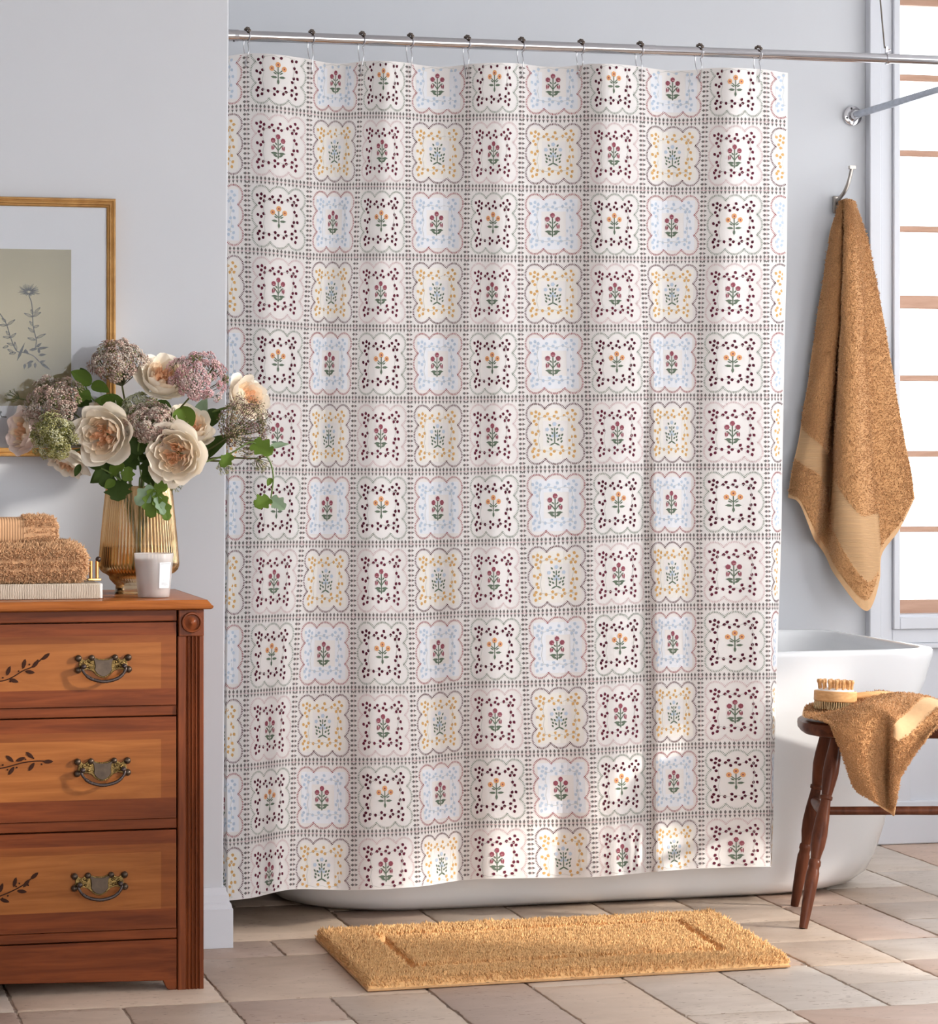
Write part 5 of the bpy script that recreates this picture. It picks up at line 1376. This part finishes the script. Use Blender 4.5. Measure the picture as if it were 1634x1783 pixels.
def mouth(ang, rad=.04): return Vector((vb.x + rad * math.cos(ang), vb.y + rad * math.sin(ang), ZD + vz(850) + .001))
def stemline(end, d, ang, rad=.036, sag=.0):
    """stem from the vase floor, through the mouth, up into the flower"""
    m = mouth(ang, rad); foot = Vector((vb.x - .018 * math.cos(ang), vb.y - .018 * math.sin(ang), ZD + vz(1006)))
    e = Vector(end); d = Vector(d).normalized(); L = (e - m).length
    mid = m.lerp(e, .55) + Vector((0, 0, .18 * L - sag)) - d * L * .12
    return path_curve([foot, m, mid, e], 26)
N_FL = 0
def view(dx, dz, toward=1.0):
    """a facing direction given in picture terms: right, up, toward the camera"""
    return Vector((CT, -ST, 0)) * dx + Vector((0, 0, 1)) * dz - Vector((ST, CT, 0)) * toward
def put_rose(px, py, D, Rpx, d, seed, label, ang, blush=False, lv=()):
    c = PD(px, py, D); R = Rpx * D / F
    h = thing('garden_rose', tuple(mouth(ang)), label, 'rose', 'garden roses in the amber vase')
    rose(c, d, R, seed, None).build('bloom', [M_pb if blush else M_pc, M_pp, M_pa, M_stem], h, angle=180, recalc=False)
    dd = Vector(d).normalized()
    P = stemline(c - dd * R * .68, d, ang); mb = MB(); mb.tube(P, .0027, 8); mb.build('stem', M_stem, h)
    for i, (t, dx, dz, L, W, mi) in enumerate(lv):
        mb = MB(); b = Vector(P[int(t * 25)]); tip = b + view(dx, dz, .25).normalized() * L; leafmesh(b, tip, tuple(view(.1, .5, 1)), W, mb, 0, seed=seed + i); mb.build('leaf', (M_leaf, M_leafd, M_leafp)[mi], h, angle=180, recalc=False)
def fl_mats(kind):
    return dict(mauve=[petal_mat('lace_mauve', (212, 184, 170)), petal_mat('lace_taupe', (234, 220, 206)), petal_mat('lace_dusk', (176, 140, 128)), petal_mat('lace_green', (168, 166, 116))],
                pink=[petal_mat('lace_pink', (236, 198, 198)), petal_mat('lace_rose', (220, 168, 172)), petal_mat('lace_blush', (240, 216, 212)), petal_mat('lace_stem', (132, 140, 88))],
                green=[petal_mat('ammi_olive', (192, 186, 124)), petal_mat('ammi_lime', (212, 208, 156)), petal_mat('ammi_pale', (236, 234, 200)), petal_mat('ammi_dark', (128, 128, 70))],
                white=[petal_mat('ammi_white', (232, 232, 204)), petal_mat('ammi_cream', (214, 214, 168)), petal_mat('ammi_soft', (184, 190, 122)), petal_mat('ammi_leaf', (140, 150, 84))],
                plum=[petal_mat('lace_plum', (140, 108, 104)), petal_mat('lace_brown', (172, 146, 134)), petal_mat('lace_straw', (200, 186, 150)), petal_mat('lace_moss', (120, 116, 72))])[kind]
KIND = {}
def put_umbel(px, py, D, Rpx, d, kind, seed, label, ang, nray=40, nfl=30, fs=.0027, pr=(.4, .3, .2, .1), spread=1.3, lv=(), sag=0, name='lace_flower'):
    if kind not in KIND: KIND[kind] = fl_mats(kind)
    c = PD(px, py, D); R = Rpx * D / F
    h = thing(name, tuple(mouth(ang)), label, 'lace flower', 'lacy umbel flowers in the amber vase')
    fl, ry, root = umbel(c, d, R, nray, nfl, fs, pr, seed, spread)
    fl.build('florets', KIND[kind], h, angle=180, recalc=False); ry.build('rays', M_stemd, h, angle=180, recalc=False)
    P = stemline(root, d, ang, sag=sag); mb = MB(); mb.tube(P, .0019, 8); mb.build('stem', M_stemd, h)
    for i, (t, dx, dz, L, W, mi) in enumerate(lv):
        mb = MB(); b = Vector(P[int(t * 25)]); tip = b + view(dx, dz, .25).normalized() * L; leafmesh(b, tip, tuple(view(.1, .5, 1)), W, mb, 0, seed=seed + i); mb.build('leaf', (M_leaf, M_leafd, M_leafp)[mi], h, angle=180, recalc=False)

put_rose(180, 757, 5.79, 51, view(-.22, -.12), 1, 'large open peach-centred rose facing forward left of the vase', 3.6, lv=((.62, .9, -.3, .07, .017, 1), (.5, -.8, -.5, .075, .02, 1)))
put_rose(306, 790, 5.77, 52, view(-.12, -.05), 2, 'large open cream rose facing forward just above the right vase rim', 5.6, lv=((.6, -.6, .5, .05, .016, 1),))
put_rose(176, 722, 5.90, 36, view(-.1, .75, .6), 3, 'cream rose tucked behind the large peach-centred rose on the left', 2.9)
put_rose(330, 742, 5.89, 44, view(.35, .6, .5), 4, 'cream rose behind and above the large right-hand rose', 0.4, lv=((.7, .9, .3, .07, .018, 1),))
put_rose(285, 657, 5.86, 46, view(.25, .55, .65), 5, 'peach rose at the top of the bouquet seen from the side', 1.2, lv=((.8, -.3, -.8, .05, .02, 1), (.85, .7, -.6, .05, .02, 1)))
put_rose(432, 692, 5.93, 42, view(.6, .3, .45), 6, 'cream rose at the far right in front of the curtain', 0.1, lv=((.9, -.5, -.5, .06, .018, 1), (.75, .3, .7, .05, .015, 2)))
put_rose(42, 752, 5.89, 42, view(-.6, .1, .55), 7, 'blush rose at the far left edge of the bouquet', 3.2, True, lv=((.85, .2, -.9, .06, .016, 1),))
put_rose(118, 806, 5.91, 36, view(-.3, -.75, .4), 8, 'drooping cream rose mostly hidden beneath the olive lace flower', 3.4)
put_umbel(205, 636, 5.86, 47, view(-.1, .75, .55), 'mauve', 11, 'mauve lace flower highest on the left, before the picture frame', 2.0, nray=52, nfl=36, lv=((.82, -1, .25, .065, .019, 0), (.7, .7, .25, .05, .016, 0)))
put_umbel(98, 706, 5.86, 52, view(-.45, .5, .65), 'mauve', 12, 'taupe lace flower at the left, above the olive one', 2.7, nray=54, nfl=34, pr=(.34, .4, .14, .12))
put_umbel(97, 762, 5.80, 42, view(-.35, .25, .9), 'green', 13, 'olive-green lace flower low on the left side', 3.3, nray=60, nfl=38, fs=.0021, pr=(.45, .28, .12, .15))
put_umbel(262, 738, 5.80, 41, view(.0, .3, .9), 'mauve', 14, 'mauve lace flower in the middle of the bouquet between two large roses', 4.7, nray=50, nfl=34, pr=(.46, .32, .16, .06))
put_umbel(236, 708, 5.84, 27, view(-.25, .5, .7), 'white', 15, 'small creamy white lace flower in the middle of the bouquet', 4.1, nray=30, nfl=30, fs=.0022, pr=(.5, .3, .1, .1))
put_umbel(345, 656, 5.82, 46, view(.25, .6, .65), 'pink', 16, 'pink lace flower at the upper right with trailing rays', 0.9, nray=46, nfl=34, pr=(.5, .25, .2, .05), spread=1.6, lv=((.86, .2, -.9, .06, .024, 0), (.78, -.4, -.7, .05, .02, 1)))
put_umbel(426, 742, 5.84, 50, view(.55, .35, .7), 'plum', 17, 'dark plum-brown lace flower at the right, overlapping the curtain', 6.1, nray=56, nfl=26, fs=.0021, pr=(.42, .25, .21, .12), spread=1.5, sag=.03, lv=((.72, .8, .55, .085, .02, 1), (.62, .9, .45, .07, .018, 1)))
put_umbel(392, 812, 5.82, 17, view(.5, -.5, .5), 'green', 18, 'little pale green umbel hanging under the dark lace flower', 6.0, nray=14, nfl=10, fs=.0013, pr=(.3, .4, .2, .1), sag=.02)
put_umbel(455, 806, 5.84, 18, view(.5, -.4, .6), 'green', 19, 'little brownish green umbel beside the trailing ivy at the right', 6.2, nray=14, nfl=10, fs=.0013, pr=(.4, .2, .1, .3), sag=.03)
put_umbel(305, 848, 5.79, 13, view(.3, -.3, .9), 'green', 20, 'tiny green seed head at the right vase rim', 5.9, nray=12, nfl=7, fs=.0011, pr=(.4, .2, .0, .4))
put_umbel(22, 690, 5.90, 15, view(-.6, .2, .6), 'green', 21, 'tiny curling green umbel at the far upper left before the print', 2.6, nray=10, nfl=5, fs=.0012, pr=(.2, .0, .0, .8))

def sprig(name, label, path, leaves, ang, r0=.0016):
    h = thing(name, tuple(mouth(ang)), label, 'foliage'); m = mouth(ang, .045)
    foot = Vector((vb.x - .015 * math.cos(ang), vb.y - .015 * math.sin(ang), ZD + vz(1004)))
    P = [foot, m] + [PD(*p) for p in path]; mb = MB(); mb.tube(path_curve(P, 40), r0, 8); mb.build('stem', M_stem, h)
    for i, (b, t, W, lob, mi, nr) in enumerate(leaves):
        mb = MB(); leafmesh(PD(*b), PD(*t), tuple(view(*nr)), W, mb, 0, lobes=lob, seed=i, curl=.12); mb.build('leaf', (M_leaf, M_leafd, M_leafp)[mi], h, angle=180, recalc=False)
sprig('ivy_sprig', 'trailing ivy sprig hanging down in front of the curtain at the right', [(330, 815, 5.80), (400, 790, 5.78), (440, 770, 5.78), (468, 800, 5.78), (476, 830, 5.78), (472, 868, 5.78)],
      [((440, 772, 5.78), (474, 790, 5.76), .020, 2, 0, (.2, .5, 1)), ((470, 778, 5.77), (504, 772, 5.77), .007, 0, 2, (.1, .6, 1)), ((470, 868, 5.78), (444, 882, 5.76), .016, 2, 0, (-.2, .3, 1)), ((472, 868, 5.78), (496, 886, 5.76), .014, 2, 2, (.2, .3, 1)), ((472, 832, 5.78), (466, 846, 5.77), .006, 0, 0, (.2, .3, 1)), ((404, 792, 5.78), (384, 812, 5.77), .012, 2, 0, (0, .3, 1))], 6.0)
sprig('ivy_sprig', 'bright green lobed leaf curling over the front of the vase', [(262, 842, 5.80), (268, 852, 5.775)],
      [((268, 850, 5.775), (236, 878, 5.77), .017, 2, 2, (0, .5, 1)), ((268, 852, 5.772), (262, 902, 5.765), .018, 3, 0, (0, .3, 1)), ((270, 854, 5.772), (294, 906, 5.768), .016, 3, 0, (.3, .3, 1)), ((268, 850, 5.775), (292, 850, 5.765), .014, 2, 0, (0, .6, 1)), ((272, 866, 5.768), (286, 896, 5.762), .010, 2, 2, (.4, .4, 1))], 5.2)
sprig('leafy_sprig', 'dark leafy sprig at the left vase rim below the peach-centred rose', [(212, 838, 5.82), (190, 822, 5.82), (168, 812, 5.84)],
      [((206, 836, 5.82), (206, 872, 5.80), .026, 3, 1, (0, .3, 1)), ((200, 832, 5.82), (172, 842, 5.81), .016, 2, 1, (-.2, .4, 1)), ((192, 824, 5.82), (216, 810, 5.80), .016, 2, 0, (0, .6, 1)), ((178, 816, 5.83), (146, 796, 5.83), .013, 0, 1, (0, .5, 1)), ((222, 838, 5.80), (224, 812, 5.80), .013, 2, 0, (0, .3, 1)), ((200, 836, 5.81), (182, 850, 5.80), .010, 0, 0, (0, .4, 1)), ((140, 808, 5.84), (130, 830, 5.84), .007, 0, 1, (0, .4, 1))], 3.9)
sprig('leafy_sprig', 'upright leafy sprig behind the left roses, in front of the picture', [(205, 780, 5.92), (185, 720, 5.92), (158, 690, 5.92), (140, 650, 5.90)],
      [((160, 668, 5.90), (124, 646, 5.88), .017, 0, 0, (0, .5, 1)), ((158, 690, 5.90), (128, 684, 5.88), .015, 2, 0, (0, .5, 1)), ((156, 694, 5.90), (134, 706, 5.88), .014, 2, 1, (0, .5, 1)), ((160, 668, 5.90), (190, 682, 5.88), .014, 0, 0, (0, .5, 1)), ((178, 706, 5.90), (196, 692, 5.88), .013, 2, 0, (0, .5, 1)), ((150, 660, 5.90), (140, 640, 5.9), .010, 0, 1, (0, .5, 1))], 2.4)
sprig('leafy_sprig', 'dark leafy sprig in the gap between the two large front roses', [(246, 830, 5.83), (240, 790, 5.82), (244, 760, 5.81)],
      [((246, 792, 5.82), (232, 752, 5.81), .018, 0, 1, (0, .3, 1)), ((240, 800, 5.82), (216, 812, 5.81), .018, 2, 1, (0, .5, 1)), ((248, 806, 5.82), (274, 830, 5.81), .016, 2, 1, (0, .4, 1)), ((240, 790, 5.82), (206, 800, 5.81), .014, 2, 1, (0, .5, 1)), ((250, 822, 5.82), (268, 846, 5.80), .012, 0, 1, (0, .4, 1))], 4.6)
# ================================================================== LIGHT
W = bpy.data.worlds.new('daylight'); SC.world = W; W.use_nodes = True
bg = W.node_tree.nodes['Background']; bg.inputs['Color'].default_value = (0.93, 0.96, 1.0, 1); bg.inputs['Strength'].default_value = 2.6
sun_d = bpy.data.lights.new('sun', 'SUN'); sun_d.energy = 1.6; sun_d.angle = math.radians(3.2); sun_d.color = (1.0, 0.95, 0.88)
sun = bpy.data.objects.new('sun', sun_d); COL.objects.link(sun)
sdir = Vector((-2.0, 1.1, -0.80)).normalized()
sun.rotation_euler = sdir.to_track_quat('-Z', 'Y').to_euler(); sun.location = (3.5, 3, 2.4)
# unseen right-hand wall; its sun openings are placed and sized to shape the light
XRW = 3.62
W2 = (3.66, 4.48, 1.55, 2.57); W3 = (4.62, 5.80, 0.46, 1.07); W4 = (6.08, 7.12, 0.62, 2.30); W5 = (4.62, 5.75, 1.12, 2.35)  # the last opening is added to brighten the bench and floor
ys = [0.8, W2[0], W2[1], W3[0], W3[1], W4[0], W4[1], YW + .1]
mb = MB()
def wr(y0, y1, z0, z1): mb.box(XRW, XRW + .15, y0, y1, z0, z1)
wr(ys[0], ys[1], 0, ZT); wr(ys[2], ys[3], 0, ZT); wr(ys[4], ys[5], 0, ZT); wr(ys[6], ys[7], 0, ZT)
for y0, y1, z0, z1 in (W2, W4): wr(y0, y1, 0, z0); wr(y0, y1, z1, ZT)
wr(W3[0], W3[1], 0, W3[2]); wr(W3[0], W3[1], W3[3], W5[2]); wr(W3[0], W3[1], W5[3], ZT)
structure(mb.build('wall_right', M_wall))
for i, (y0, y1, z0, z1) in enumerate((W2, W3, W4)):
    mb = MB()
    for z in ([(z0 + z1) / 2] if i == 0 else [] if i == 1 else []): mb.box(XRW + .04, XRW + .08, y0, y1, z - .018, z + .018)
    for y in ([] if i != 1 else []): mb.box(XRW + .04, XRW + .08, y - .018, y + .018, z0, z1)
    if mb.v: structure(mb.build('window_%d' % (i + 2), M_trim))
M_diffuser = bpy.data.materials.new('white_roller_blind'); M_diffuser.use_nodes = True; nt = M_diffuser.node_tree; nt.nodes.remove(nt.nodes['Principled BSDF'])  # added translucent sheet that spreads sun and sky light into the alcove
tl = nt.nodes.new('ShaderNodeBsdfTranslucent'); tl.inputs['Color'].default_value = (.54, .54, .54, 1); nt.links.new(tl.outputs[0], nt.nodes['Material Output'].inputs['Surface'])
mb = MB(); mb.add([(XRW + .05, W4[0], W4[2]), (XRW + .05, W4[1], W4[2]), (XRW + .05, W4[1], W4[3]), (XRW + .05, W4[0], W4[3])], [(0, 1, 2, 3)])
structure(mb.build('window_blind', M_diffuser, angle=180))
M_diffuser_pale = M_diffuser.copy(); M_diffuser_pale.name = 'light_window_shade'; M_diffuser_pale.node_tree.nodes['Translucent BSDF'].inputs['Color'].default_value = (.78, .78, .78, 1)  # paler diffuser filling the opening added to light the bench
mb = MB(); mb.add([(XRW + .05, W5[0], W5[2]), (XRW + .05, W5[1], W5[2]), (XRW + .05, W5[1], W5[3]), (XRW + .05, W5[0], W5[3])], [(0, 1, 2, 3)])
structure(mb.build('window_blind', M_diffuser_pale, angle=180))
mb = MB(); mb.box(-1.6, XRW + .15, -1.0, YW + .1, ZT, ZT + .1); structure(mb.build('ceiling', M_wall))
# walls behind and beside the camera, added to shade the left wall: the room stands open to daylight on the right
mb = MB(); mb.box(-1.35, -1.2, -1.0, YL, 0, ZT); structure(mb.build('wall_side', M_wall))
mb = MB(); mb.box(-1.35, 0.75, -1.0, -0.85, 0, ZT); structure(mb.build('wall_front', M_wall))
SC.view_settings.view_transform = 'Standard'; SC.view_settings.look = 'None'; SC.view_settings.gamma = 1.0; SC.view_settings.exposure = 1.14
SC.view_settings.use_curve_mapping = False
SC.cycles.max_bounces = 10; SC.cycles.transparent_max_bounces = 24; SC.cycles.transmission_bounces = 10; SC.cycles.caustics_reflective = False; SC.cycles.caustics_refractive = False
SC.cycles.use_denoising = True
